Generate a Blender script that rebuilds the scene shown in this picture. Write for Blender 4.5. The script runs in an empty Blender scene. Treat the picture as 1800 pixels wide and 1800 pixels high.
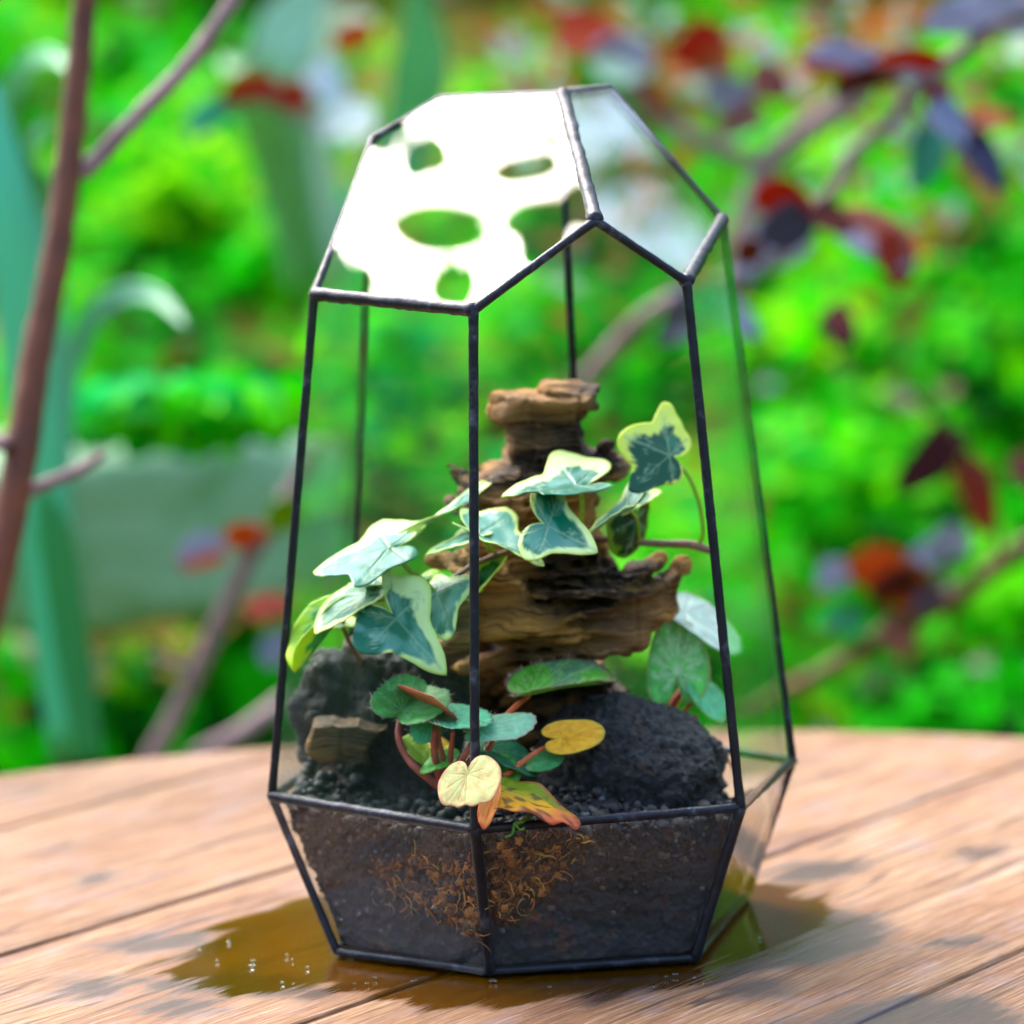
import bpy, math, random
import numpy as np
from mathutils import Vector, Matrix, noise

random.seed(7); rng = np.random.default_rng(7)
scn = bpy.context.scene
COL = scn.collection
V3 = lambda *a: np.array(a, dtype=float)

# ------------------------------------------------------------------ camera
CAM = V3(0.0, -1.00866483, 0.2385911)
YAW, PITCH, ROLL, FPX = math.radians(-0.25221836), math.radians(6.93023849), math.radians(-1.57353811), 6500.16
_f = V3(math.sin(YAW) * math.cos(PITCH), math.cos(YAW) * math.cos(PITCH), -math.sin(PITCH))
_r = np.cross(_f, [0, 0, 1]); _r /= np.linalg.norm(_r)
_u = np.cross(_r, _f)
CR = math.cos(ROLL) * _r + math.sin(ROLL) * _u
CU = -math.sin(ROLL) * _r + math.cos(ROLL) * _u
cd = bpy.data.cameras.new('camera'); cam = bpy.data.objects.new('camera', cd); COL.objects.link(cam)
cam.matrix_world = Matrix(((CR[0], CU[0], -_f[0], CAM[0]), (CR[1], CU[1], -_f[1], CAM[1]),
                           (CR[2], CU[2], -_f[2], CAM[2]), (0, 0, 0, 1)))
cd.sensor_width = 36; cd.lens = FPX / 1800 * 36
cd.clip_start = 0.01; cd.clip_end = 200
cd.dof.use_dof = True; cd.dof.focus_distance = 0.947; cd.dof.aperture_fstop = 8.8
scn.camera = cam

# ------------------------------------------------------------------ light: bright overcast, brightest behind and to the left
SUN_DIR = V3(-0.379, 0.54, 0.752); SUN_DIR /= np.linalg.norm(SUN_DIR)
w = bpy.data.worlds.new('World'); scn.world = w; w.use_nodes = True
nt = w.node_tree
sky = nt.nodes.new('ShaderNodeTexSky'); sky.sky_type = 'NISHITA'; sky.sun_disc = False
sky.sun_elevation = math.asin(SUN_DIR[2]); sky.sun_rotation = math.atan2(SUN_DIR[0], SUN_DIR[1])
sky.dust_density = 4.0; sky.air_density = 1.0; sky.ozone_density = 1.0
nt.links.new(sky.outputs[0], nt.nodes['Background'].inputs[0])
nt.nodes['Background'].inputs[1].default_value = 0.15
sd = bpy.data.lights.new('sun', 'SUN'); sd.energy = 0.72; sd.angle = math.radians(44); sd.color = (0.97, 0.99, 1.0)
so = bpy.data.objects.new('sun', sd); COL.objects.link(so)
so.rotation_euler = Vector(SUN_DIR).to_track_quat('Z', 'Y').to_euler()
scn.view_settings.view_transform = 'Standard'; scn.view_settings.look = 'None'
scn.view_settings.exposure = 2.3; scn.view_settings.gamma = 1
scn.render.engine = 'CYCLES'
scn.cycles.transparent_max_bounces = 24; scn.cycles.max_bounces = 8
scn.cycles.diffuse_bounces = 3; scn.cycles.glossy_bounces = 4; scn.cycles.transmission_bounces = 4

# ------------------------------------------------------------------ helpers
def ray(x, y): return _f + CR * (x - 900) / FPX + CU * (900 - y) / FPX
def at(x, y, Y):
    v = ray(x, y); return CAM + v * (Y - CAM[1]) / v[1]
def atz(x, y, z):
    v = ray(x, y); return CAM + v * (z - CAM[2]) / v[2]
def atpl(x, y, P, N):
    v = ray(x, y); return CAM + v * ((P - CAM) @ N) / (v @ N)
def unit(v): return v / np.linalg.norm(v)
def lin(r, g, b):
    f = lambda c: c / 12.92 if c <= .04045 else ((c + .055) / 1.055) ** 2.4
    return np.array([f(r / 255), f(g / 255), f(b / 255)])
def nz(p, s=1.0, o=0.0): return noise.noise(Vector((p[0] * s + o, p[1] * s + o * .7, p[2] * s - o)))
def sstep(a, b, x): t = np.clip((x - a) / (b - a), 0, 1); return t * t * (3 - 2 * t)

def mesh_obj(name, verts, faces, mat=None, parent=None, smooth=True, col=None, attrs=None):
    me = bpy.data.meshes.new(name)
    me.from_pydata([tuple(map(float, v)) for v in verts], [], [tuple(map(int, f)) for f in faces])
    if smooth: me.polygons.foreach_set('use_smooth', [True] * len(me.polygons))
    if col is not None:
        a = me.attributes.new('Col', 'FLOAT_COLOR', 'POINT')
        c = np.ones((len(verts), 4)); c[:, :3] = col
        a.data.foreach_set('color', c.ravel())
    for k, val in (attrs or {}).items():
        a = me.attributes.new(k, 'FLOAT', 'POINT'); a.data.foreach_set('value', np.asarray(val, float).ravel())
    me.update()
    o = bpy.data.objects.new(name, me); COL.objects.link(o)
    if mat: me.materials.append(mat)
    if parent is not None:
        o.parent = parent; o.matrix_parent_inverse = parent.matrix_basis.inverted()
    return o
def tag(o, label, cat=None, group=None, kind=None):
    if label: o['label'] = label
    if cat: o['category'] = cat
    if group: o['group'] = group
    if kind: o['kind'] = kind
    return o
def empty(name, loc, label, cat, group=None):
    o = bpy.data.objects.new(name, None); COL.objects.link(o); o.location = loc; o.empty_display_size = .01
    return tag(o, label, cat, group)

def crom(pts, n):
    pts = np.asarray(pts, float)
    if len(pts) == 2: return pts[0] + (pts[1] - pts[0]) * np.linspace(0, 1, n)[:, None]
    P = np.vstack([2 * pts[0] - pts[1], pts, 2 * pts[-1] - pts[-2]])
    out = []
    for t in np.linspace(0, len(pts) - 1 - 1e-9, n):
        i = int(t); f = t - i; a, b, c, d = P[i:i + 4]
        out.append(.5 * (2 * b + (c - a) * f + (2 * a - 5 * b + 4 * c - d) * f * f + (3 * b - a - 3 * c + d) * f ** 3))
    return np.array(out)
def tube_data(pts, rad, seg=10, rough=0.0, seed=0, cap=True):
    pts = np.asarray(pts, float); n = len(pts); rad = np.broadcast_to(np.asarray(rad, float), (n,))
    T = np.gradient(pts, axis=0); T /= np.linalg.norm(T, axis=1)[:, None] + 1e-12
    ref = V3(0.3, .2, 1) if abs(T[0][2]) < .9 else V3(1, .2, 0)
    vs, fs = [], []
    N = unit(np.cross(T[0], ref))
    for i in range(n):
        N = unit(N - T[i] * (N @ T[i])); B = np.cross(T[i], N)
        for k in range(seg):
            a = 2 * math.pi * k / seg
            d = math.cos(a) * N + math.sin(a) * B
            r = rad[i]
            if rough: r *= 1 + rough * nz(pts[i] + d * rad[i], 450, seed)
            vs.append(pts[i] + d * r)
    for i in range(n - 1):
        for k in range(seg):
            k2 = (k + 1) % seg
            fs.append((i * seg + k, i * seg + k2, (i + 1) * seg + k2, (i + 1) * seg + k))
    if cap:
        fs.append(tuple(range(seg - 1, -1, -1))); fs.append(tuple((n - 1) * seg + k for k in range(seg)))
    return vs, fs
def tube(name, pts, rad, mat, parent=None, seg=10, n=None, rough=0.0, seed=0):
    if n: 
        rad = np.interp(np.linspace(0, 1, n), np.linspace(0, 1, len(np.atleast_1d(rad))), np.atleast_1d(rad)) if np.ndim(rad) else rad
        pts = crom(pts, n)
    v, f = tube_data(pts, rad, seg, rough, seed)
    return mesh_obj(name, v, f, mat, parent)

# ------------------------------------------------------------------ materials
def newmat(name):
    m = bpy.data.materials.new(name); m.use_nodes = True
    n = m.node_tree; return m, n, n.nodes['Principled BSDF'], n.nodes['Material Output']
def N(n, t, **kw):
    o = n.nodes.new(t)
    for k, v in kw.items():
        if k.startswith('i_'):
            key = k[2:]; o.inputs[int(key) if key.isdigit() else key.replace('_', ' ')].default_value = v
        else: setattr(o, k, v)
    return o
def ramp(n, fac, stops):
    r = N(n, 'ShaderNodeValToRGB'); e = r.color_ramp.elements
    while len(e) < len(stops): e.new(0.5)
    for el, (p, c) in zip(e, stops):
        el.position = p; el.color = (*c, 1) if len(c) == 3 else c
    n.links.new(fac, r.inputs[0]); return r
def mapping(n, scale, rot=(0, 0, 0), src='Object'):
    tc = N(n, 'ShaderNodeTexCoord'); m = N(n, 'ShaderNodeMapping')
    m.inputs['Scale'].default_value = scale; m.inputs['Rotation'].default_value = rot
    n.links.new(tc.outputs[src], m.inputs[0]); return m
def noise_t(n, vec, scale, detail=4, rough=.6, dist=0):
    t = N(n, 'ShaderNodeTexNoise'); t.inputs['Scale'].default_value = scale
    t.inputs['Detail'].default_value = detail; t.inputs['Roughness'].default_value = rough
    t.inputs['Distortion'].default_value = dist
    n.links.new(vec, t.inputs['Vector']); return t
def math_n(n, op, a, b=None, clamp=False):
    o = N(n, 'ShaderNodeMath', operation=op, use_clamp=clamp)
    for i, x in enumerate((a, b)):
        if x is None: continue
        if isinstance(x, (int, float)): o.inputs[i].default_value = x
        else: n.links.new(x, o.inputs[i])
    return o.outputs[0]
def mixc(n, fac, a, b, bt='MIX'):
    o = N(n, 'ShaderNodeMix', data_type='RGBA', blend_type=bt)
    for i, x in ((0, fac), (6, a), (7, b)):
        if isinstance(x, (int, float)): o.inputs[i].default_value = x
        elif isinstance(x, (tuple, list, np.ndarray)): o.inputs[i].default_value = (*x[:3], 1)
        else: n.links.new(x, o.inputs[i])
    return o.outputs[2]
def bump(n, h, strength, dist, bsdf):
    b = N(n, 'ShaderNodeBump'); b.inputs['Strength'].default_value = strength; b.inputs['Distance'].default_value = dist
    n.links.new(h, b.inputs['Height']); n.links.new(b.outputs[0], bsdf.inputs['Normal']); return b

def leaf_mat(name, rough=.42, trans=.3, spec=.5, bscale=700, bst=.15):
    m, n, b, out = newmat(name)
    a = N(n, 'ShaderNodeAttribute', attribute_name='Col')
    n.links.new(a.outputs['Color'], b.inputs['Base Color'])
    b.inputs['Roughness'].default_value = rough; b.inputs['Specular IOR Level'].default_value = spec
    mp = mapping(n, (1, 1, 1)); t = noise_t(n, mp.outputs[0], bscale, 2)
    bump(n, t.outputs[0], bst, .0006, b)
    tr = N(n, 'ShaderNodeBsdfTranslucent'); n.links.new(a.outputs['Color'], tr.inputs[0])
    mx = N(n, 'ShaderNodeMixShader'); mx.inputs[0].default_value = trans
    n.links.new(b.outputs[0], mx.inputs[1]); n.links.new(tr.outputs[0], mx.inputs[2]); n.links.new(mx.outputs[0], out.inputs[0])
    return m
M = {}
M['ivy'] = leaf_mat('ivy_leaf', .34, .28, .4)
M['begonia'] = leaf_mat('begonia_leaf', .5, .3, .4, 900, .35)
M['foliage'] = leaf_mat('garden_foliage', .6, .5, .08, 60, .05)

def vcol_mat(name, rough=.6, bsc=0, bst=.3, bd=.0005, spec=.4):
    m, n, b, out = newmat(name)
    a = N(n, 'ShaderNodeAttribute', attribute_name='Col')
    n.links.new(a.outputs['Color'], b.inputs['Base Color']); b.inputs['Roughness'].default_value = rough
    b.inputs['Specular IOR Level'].default_value = spec
    if bsc:
        t = noise_t(n, mapping(n, (1, 1, 1)).outputs[0], bsc, 4); bump(n, t.outputs[0], bst, bd, b)
    return m
M['pebble'] = vcol_mat('pebble', .55, 2500, .5, .0003)
M['rock'] = vcol_mat('lava_rock', .5, 1600, 1.0, .0022, .6)
M['fibre'] = vcol_mat('moss_fibre', .7)

def plain(name, c, rough=.5, metal=0, bsc=0, bst=.3, bd=.0005, c2=None, csc=200, spec=.5):
    m, n, b, out = newmat(name)
    b.inputs['Base Color'].default_value = (*c, 1); b.inputs['Roughness'].default_value = rough
    b.inputs['Metallic'].default_value = metal; b.inputs['Specular IOR Level'].default_value = spec
    mp = mapping(n, (1, 1, 1))
    if c2 is not None:
        t = noise_t(n, mp.outputs[0], csc, 4)
        n.links.new(mixc(n, ramp(n, t.outputs[0], [(.35, (0, 0, 0)), (.65, (1, 1, 1))]).outputs[0], c, c2), b.inputs['Base Color'])
    if bsc:
        t = noise_t(n, mp.outputs[0], bsc, 4); bump(n, t.outputs[0], bst, bd, b)
    return m
M['petiole_red'] = plain('petiole_red', lin(190, 85, 70), .45, c2=lin(150, 60, 45), csc=300)
M['petiole_orange'] = plain('petiole_orange', lin(205, 105, 50), .45, c2=lin(170, 70, 40), csc=300)
M['petiole_green'] = plain('petiole_green', lin(105, 160, 30), .4, c2=lin(150, 190, 50), csc=200)
M['vine'] = plain('vine_stem', lin(110, 75, 60), .55, c2=lin(150, 110, 85), csc=250, bsc=600)
M['hair'] = plain('leaf_hair', lin(196, 160, 150), .5)
M['bark'] = plain('bark', lin(112, 58, 30), .7, c2=lin(76, 38, 22), csc=40, bsc=150, bd=.003)
M['bark_grey'] = plain('bark_grey', lin(150, 118, 118), .7, c2=lin(108, 82, 84), csc=50, bsc=150, bd=.003)

# patinated lead came
m, n, b, out = newmat('lead_came'); M['lead'] = m
mp = mapping(n, (1, 1, 1)); t1 = noise_t(n, mp.outputs[0], 160, 5); t2 = noise_t(n, mp.outputs[0], 900, 4)
n.links.new(ramp(n, t1.outputs[0], [(.3, lin(16, 17, 24)), (.58, lin(30, 32, 42)), (.85, lin(110, 114, 128))]).outputs[0], b.inputs['Base Color'])
n.links.new(ramp(n, t2.outputs[0], [(.3, (.3,) * 3), (.7, (.5,) * 3)]).outputs[0], b.inputs['Roughness'])
b.inputs['Metallic'].default_value = .5
bump(n, t2.outputs[0], .35, .0006, b)

def glass(name, ior, tint, film, wet=False, streak=True):
    m, n, b, out = newmat(name); n.nodes.remove(b)
    geo = N(n, 'ShaderNodeNewGeometry')
    io = N(n, 'ShaderNodeMix', data_type='FLOAT'); n.links.new(geo.outputs['Backfacing'], io.inputs[0])
    io.inputs[2].default_value = ior; io.inputs[3].default_value = 1 / ior
    fr = N(n, 'ShaderNodeFresnel'); n.links.new(io.outputs[0], fr.inputs[0])
    tr = N(n, 'ShaderNodeBsdfTransparent'); tr.inputs[0].default_value = (*tint, 1)
    gl = N(n, 'ShaderNodeBsdfGlossy'); gl.inputs['Roughness'].default_value = 0.0; gl.inputs[0].default_value = (1, 1, 1, 1)
    mx = N(n, 'ShaderNodeMixShader'); n.links.new(fr.outputs[0], mx.inputs[0])
    n.links.new(tr.outputs[0], mx.inputs[1]); n.links.new(gl.outputs[0], mx.inputs[2])
    # thin dusty / misted film
    df = N(n, 'ShaderNodeBsdfDiffuse'); df.inputs[0].default_value = (.75, .8, .82, 1)
    tl = N(n, 'ShaderNodeBsdfTranslucent'); tl.inputs[0].default_value = (.75, .8, .82, 1)
    dm = N(n, 'ShaderNodeMixShader'); dm.inputs[0].default_value = .5
    n.links.new(df.outputs[0], dm.inputs[1]); n.links.new(tl.outputs[0], dm.inputs[2])
    if wet:
        t = noise_t(n, mapping(n, (1, 1, 1)).outputs[0], 55, 4, .68, 0)
        msk = ramp(n, t.outputs[0], [(.40, (0,) * 3), (.47, (.55,) * 3), (.62, (1,) * 3)]).outputs[0]
        sp = N(n, 'ShaderNodeTexVoronoi'); sp.inputs['Scale'].default_value = 420
        n.links.new(mapping(n, (1, 1, 1)).outputs[0], sp.inputs['Vector'])
        msk = math_n(n, 'ADD', msk, ramp(n, sp.outputs['Distance'], [(.08, (1.6,) * 3), (.14, (0,) * 3)]).outputs[0])
    else:
        t = noise_t(n, mapping(n, (60, 60, 14)).outputs[0], 1, 2, .7, 0)
        msk = ramp(n, t.outputs[0], [(.42, (.25,) * 3), (.75, (1,) * 3)]).outputs[0]
        sp = N(n, 'ShaderNodeTexVoronoi'); sp.inputs['Scale'].default_value = 190
        n.links.new(mapping(n, (1, 1, 1)).outputs[0], sp.inputs['Vector'])
        msk = math_n(n, 'ADD', msk, ramp(n, sp.outputs['Distance'], [(.035, (4,) * 3), (.06, (0,) * 3)]).outputs[0])
    fac = math_n(n, 'MULTIPLY', msk, film, True)
    m2 = N(n, 'ShaderNodeMixShader'); n.links.new(fac, m2.inputs[0])
    n.links.new(mx.outputs[0], m2.inputs[1]); n.links.new(dm.outputs[0], m2.inputs[2])
    n.links.new(m2.outputs[0], out.inputs[0]); return m
M['glass'] = glass('clear_glass', 1.40, (.99, .999, .993), .004)
M['glass_roof'] = glass('roof_glass', 1.55, (.985, .998, .99), .006)
M['glass_side'] = glass('hazy_glass', 1.5, (.935, .99, .968), .016)
M['glass_low'] = glass('misted_glass', 1.34, (.98, .99, .985), .007, wet=True)

# ------------------------------------------------------------------ table of weathered planks
GA = math.radians(54.5)                       # grain direction on the table top
GD, GN = V3(math.cos(GA), math.sin(GA), 0), V3(-math.sin(GA), math.cos(GA), 0)
def wood_mat():
    m, n, b, out = newmat('weathered_wood')
    att = N(n, 'ShaderNodeAttribute', attribute_name='wet'); att2 = N(n, 'ShaderNodeAttribute', attribute_name='damp')
    tc = N(n, 'ShaderNodeTexCoord'); rt = N(n, 'ShaderNodeVectorRotate', rotation_type='Z_AXIS'); rt.inputs['Angle'].default_value = -GA
    n.links.new(tc.outputs['Object'], rt.inputs['Vector'])
    oi = N(n, 'ShaderNodeObjectInfo')
    off = N(n, 'ShaderNodeVectorMath', operation='ADD'); n.links.new(rt.outputs[0], off.inputs[0])
    cx = N(n, 'ShaderNodeCombineXYZ'); n.links.new(oi.outputs['Random'], cx.inputs[0]); n.links.new(oi.outputs['Random'], cx.inputs[2])
    n.links.new(cx.outputs[0], off.inputs[1])
    def st(sx, sy):
        q = N(n, 'ShaderNodeMapping'); q.inputs['Scale'].default_value = (sx, sy, sy); n.links.new(off.outputs[0], q.inputs[0]); return q.outputs[0]
    big = noise_t(n, st(5, 22), 1, 5, .6, .6)
    mid = noise_t(n, st(10, 300), 1, 5, .65, .4)
    fine = noise_t(n, st(30, 950), 1, 4, .75, .2)
    blot = noise_t(n, st(38, 70), 1, 5, .65)
    c = ramp(n, big.outputs[0], [(.3, lin(110, 74, 40)), (.46, lin(138, 100, 62)), (.6, lin(160, 126, 90)), (.74, lin(180, 156, 134))]).outputs[0]
    c = mixc(n, math_n(n, 'MULTIPLY', ramp(n, mid.outputs[0], [(.40, (1,) * 3), (.58, (0,) * 3)]).outputs[0], .7), c, lin(126, 80, 52))
    c = mixc(n, math_n(n, 'MULTIPLY', ramp(n, fine.outputs[0], [(.38, (1,) * 3), (.54, (0,) * 3)]).outputs[0], .85), c, lin(84, 50, 34))
    c = mixc(n, math_n(n, 'MULTIPLY', ramp(n, fine.outputs[0], [(.56, (0,) * 3), (.7, (1,) * 3)]).outputs[0], .6), c, lin(200, 176, 156))
    c = mixc(n, math_n(n, 'MULTIPLY', ramp(n, blot.outputs[0], [(.52, (0,) * 3), (.70, (1,) * 3)]).outputs[0], .5), c, lin(128, 112, 112))
    sp = N(n, 'ShaderNodeTexVoronoi'); sp.inputs['Scale'].default_value = 1
    n.links.new(st(140, 260), sp.inputs['Vector'])
    c = mixc(n, ramp(n, sp.outputs['Distance'], [(.05, (.8,) * 3), (.11, (0,) * 3)]).outputs[0], c, lin(92, 58, 44))
    ck = noise_t(n, st(2.2, 60), 1, 3, .5, .3)
    ckf = ramp(n, math_n(n, 'ABSOLUTE', math_n(n, 'SUBTRACT', ck.outputs[0], .5)), [(.0035, (.85,) * 3), (.009, (0,) * 3)]).outputs[0]
    c = mixc(n, ckf, c, lin(58, 36, 26))
    # damp and wet wood: darker, richer and glossy
    jag = math_n(n, 'MULTIPLY', math_n(n, 'SUBTRACT', fine.outputs[0], .5), .9)
    jag = math_n(n, 'ADD', jag, math_n(n, 'MULTIPLY', math_n(n, 'SUBTRACT', mid.outputs[0], .5), .9))
    damp = ramp(n, math_n(n, 'ADD', att2.outputs['Fac'], math_n(n, 'MULTIPLY', jag, 2.0)), [(.22, (0,) * 3), (.70, (1,) * 3)]).outputs[0]
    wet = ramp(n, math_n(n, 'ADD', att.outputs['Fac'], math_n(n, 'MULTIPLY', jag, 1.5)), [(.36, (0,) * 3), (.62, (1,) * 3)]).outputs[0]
    c = mixc(n, math_n(n, 'MULTIPLY', damp, .95), c, mixc(n, .5, lin(88, 70, 68), c, 'MULTIPLY'))
    wc = mixc(n, 1, mixc(n, .2, c, lin(215, 165, 80)), lin(146, 122, 18), 'MULTIPLY')  # wet darkening, plus a yellow-green tint painted in for reflected foliage
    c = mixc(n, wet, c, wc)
    n.links.new(c, b.inputs['Base Color'])
    r = math_n(n, 'SUBTRACT', .72, math_n(n, 'MULTIPLY', damp, .34))
    r = math_n(n, 'MULTIPLY', r, math_n(n, 'SUBTRACT', 1, math_n(n, 'MULTIPLY', wet, .45)))
    n.links.new(r, b.inputs['Roughness'])
    n.links.new(math_n(n, 'MULTIPLY', math_n(n, 'SUBTRACT', 1, wet), .35), b.inputs['Specular IOR Level'])
    n.links.new(wet, b.inputs['Coat Weight']); b.inputs['Coat Roughness'].default_value = .06
    b.inputs['Coat IOR'].default_value = 1.8
    h = math_n(n, 'ADD', math_n(n, 'MULTIPLY', fine.outputs[0], .6), math_n(n, 'MULTIPLY', mid.outputs[0], .8))
    bm = bump(n, h, .5, .0009, b)
    bs = math_n(n, 'SUBTRACT', .55, math_n(n, 'MULTIPLY', wet, .3)); n.links.new(bs, bm.inputs['Strength'])
    cb = N(n, 'ShaderNodeBump'); cb.inputs['Strength'].default_value = .12; cb.inputs['Distance'].default_value = .0006
    n.links.new(h, cb.inputs['Height']); n.links.new(cb.outputs[0], b.inputs['Coat Normal'])
    return m
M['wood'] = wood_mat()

def poly_sdf(P, poly):
    """signed distance (positive inside), P (n,2), poly (m,2)"""
    d = np.full(len(P), 1e9); ins = np.zeros(len(P), bool); m_ = len(poly)
    for i in range(m_):
        a, b_ = poly[i], poly[(i + 1) % m_]
        e = b_ - a; w_ = P - a; t = np.clip((w_ @ e) / (e @ e), 0, 1)
        d = np.minimum(d, np.linalg.norm(w_ - t[:, None] * e, axis=1))
        c1 = (a[1] <= P[:, 1]) & (b_[1] > P[:, 1]); c2 = (a[1] > P[:, 1]) & (b_[1] <= P[:, 1])
        cr = e[0] * w_[:, 1] - e[1] * w_[:, 0]
        ins ^= (c1 & (cr > 0)) | (c2 & (cr < 0))
    return np.where(ins, d, -d)
tab = lambda L: np.array([atz(x, y, 0)[:2] for x, y in L])
WET = tab([(285, 1706), (330, 1680), (368, 1655), (380, 1632), (440, 1606), (555, 1580), (640, 1560), (1000, 1500), (1250, 1545),
           (1330, 1553), (1400, 1560), (1462, 1594), (1440, 1628), (1380, 1652), (1330, 1672), (1290, 1692), (1200, 1718),
           (1080, 1735), (1000, 1742), (900, 1758), (800, 1768), (720, 1760), (640, 1742), (560, 1728), (470, 1742), (400, 1742), (330, 1722)])
DAMP = [tab(L) for L in (
    [(1400, 1590), (1500, 1600), (1560, 1630), (1545, 1660), (1450, 1690), (1340, 1700), (1260, 1720), (1230, 1700), (1330, 1660)],
    [(1280, 1735), (1330, 1718), (1380, 1722), (1370, 1742), (1320, 1752)],
    [(1380, 1800), (1480, 1765), (1600, 1752), (1720, 1748), (1800, 1790), (1900, 1840), (1300, 1840)],
    [(110, 1722), (160, 1716), (205, 1728), (190, 1745), (130, 1748)],
    [(235, 1770), (300, 1752), (380, 1755), (390, 1775), (300, 1790)],
    [(230, 1720), (330, 1712), (480, 1712), (600, 1735), (560, 1752), (420, 1748), (300, 1742)],
    [(160, 1660), (250, 1640), (380, 1635), (370, 1660), (240, 1672)],
    [(1330, 1540), (1400, 1515), (1510, 1510), (1500, 1528), (1400, 1545)],
    [(1650, 1655), (1720, 1645), (1735, 1655), (1680, 1668)], [(1700, 1495), (1745, 1490), (1745, 1502), (1710, 1506)],
    [(140, 1540), (185, 1530), (200, 1545), (150, 1556)], [(1000, 1700), (1250, 1690), (1290, 1705), (1040, 1752)])]
TC, TR = V3(.012, -.085, 0), .385
table = empty('round_table', (TC[0], TC[1], 0), 'round weathered wooden plank table with a wet patch under the terrarium', 'table')
edges = [-.395, -.249, -.129, -.008, .1105, .23, .36]
TH = .022
for i in range(len(edges) - 1):
    g = .0011 if i != 3 else .0018
    t0, t1 = edges[i] + g / 2, edges[i + 1] - (.0011 if i + 1 != 4 else .0026) / 2
    cn = TC @ GN; cs = TC @ GD
    t0c, t1c = max(t0, cn - TR * .985), min(t1, cn + TR * .985)
    if t1c <= t0c: continue
    nt_, ns_ = max(4, int((t1c - t0c) / .0022)), 300
    rnd = .0016
    tt = np.concatenate([[t0c], t0c + rnd * np.array([.15, .5]), np.linspace(t0c + rnd, t1c - rnd, nt_), t1c - rnd * np.array([.5, .15]), [t1c]])
    vs = []
    for t in tt:
        L = math.sqrt(max(TR ** 2 - (t - cn) ** 2, 1e-6))
        ss = np.concatenate([[-L], np.linspace(-L + .001, L - .001, ns_), [L]])
        ed = min(t - t0c, t1c - t)
        for s in ss:
            q = min(ed, (L - abs(s - 0)) if True else 0)
            k = max(0, 1 - q / rnd); z = -rnd * (1 - math.sqrt(max(0, 1 - k * k)))
            P = GN * t + GD * (cs + s); vs.append((P[0], P[1], z))
    A = np.array(vs); nr_, nc_ = len(tt), ns_ + 2
    wob = np.array([nz((p[0], p[1], i * .3), 12) * .0005 for p in A]); A[:, 2] += wob - .0004
    idx = np.arange(nr_ * nc_).reshape(nr_, nc_)
    fs = np.stack([idx[:-1, :-1], idx[:-1, 1:], idx[1:, 1:], idx[1:, :-1]], -1).reshape(-1, 4)
    # grain runs along columns; make faces point up
    fs = fs[:, ::-1]
    ring_i = np.concatenate([idx[0, :], idx[1:, -1], idx[-1, -2::-1], idx[-2:0:-1, 0]])
    base = len(A); low = A[ring_i].copy(); low[:, 2] = -TH
    A2 = np.vstack([A, low]); k = len(ring_i)
    side = [(ring_i[j], base + j, base + (j + 1) % k, ring_i[(j + 1) % k]) for j in range(k)]
    faces = [tuple(f) for f in fs] + side + [tuple(base + j for j in range(k))]
    XY = A2[:, :2]
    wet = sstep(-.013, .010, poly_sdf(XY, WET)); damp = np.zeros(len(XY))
    for D in DAMP: damp = np.maximum(damp, sstep(-.012, .010, poly_sdf(XY, D)))
    lo = np.array([nz((p @ GD[:2] * 40, p @ GN[:2] * 130, 1)) for p in XY])
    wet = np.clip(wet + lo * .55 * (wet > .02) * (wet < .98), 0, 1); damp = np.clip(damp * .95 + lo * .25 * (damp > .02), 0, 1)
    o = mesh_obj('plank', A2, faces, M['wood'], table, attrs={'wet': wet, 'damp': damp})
# hidden carcass: two battens and four legs
M['wood_under'] = plain('table_underside', lin(120, 85, 60), .7, c2=lin(95, 65, 45), csc=30)
def box(name, c, sx, sy, sz, mat, parent, ax=None, bev=.002):
    ax = ax if ax is not None else np.eye(3)
    vs = [c + ax[0] * sx * a + ax[1] * sy * b_ + ax[2] * sz * d for a in (-.5, .5) for b_ in (-.5, .5) for d in (-.5, .5)]
    o = mesh_obj(name, vs, [(0, 1, 3, 2), (4, 6, 7, 5), (0, 4, 5, 1), (2, 3, 7, 6), (0, 2, 6, 4), (1, 5, 7, 3)], mat, parent, smooth=False)
    if bev:
        md = o.modifiers.new('b', 'BEVEL'); md.width = bev; md.segments = 2
    return o
AX = np.array([GN, -GD, [0, 0, 1]])
for s in (-.17, .17):
    box('batten', TC + GD * s + V3(0, 0, -TH - .0155), .62, .06, .03, M['wood_under'], table, AX)
    for t in (-.2, .2):
        box('leg', TC + GD * s + GN * t + V3(0, 0, -TH - .031 - .32), .05, .045, .64, M['wood_under'], table, AX)

# water beads around the base of the terrarium
def icosphere(sub):
    import bmesh
    bm = bmesh.new(); bmesh.ops.create_icosphere(bm, subdivisions=sub, radius=1)
    v = np.array([x.co[:] for x in bm.verts]); f = np.array([[y.index for y in x.verts] for x in bm.faces]); bm.free(); return v, f
ICO1 = icosphere(1); ICO2 = icosphere(2)
m, n, b, out = newmat('water'); M['water'] = m
b.inputs['Base Color'].default_value = (.9, .95, 1, 1); b.inputs['Roughness'].default_value = .02
b.inputs['Transmission Weight'].default_value = 1; b.inputs['IOR'].default_value = 1.33
vs, fs = [], []
for q in range(30):
    if q < 10: px, py = random.gauss(470, 110), random.gauss(1680, 34)
    elif q < 24: px, py = random.uniform(620, 1250), random.gauss(1722, 9)
    else: px, py = random.gauss(1350, 40), random.gauss(1640, 20)
    c = atz(px, py, .0002); r = random.uniform(.0002, .0006) * (1.6 if random.random() < .1 else 1)
    o0 = len(vs); v = ICO2[0] * np.array([r * random.uniform(.9, 1.5), r, r * .55]) + c; vs += list(v); fs += [tuple(f + o0) for f in ICO2[1]]
tag(mesh_obj('water_drops', vs, fs, M['water']), 'small clear water drops beaded on the wet wood around the terrarium', 'water drops', kind='stuff')

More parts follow.
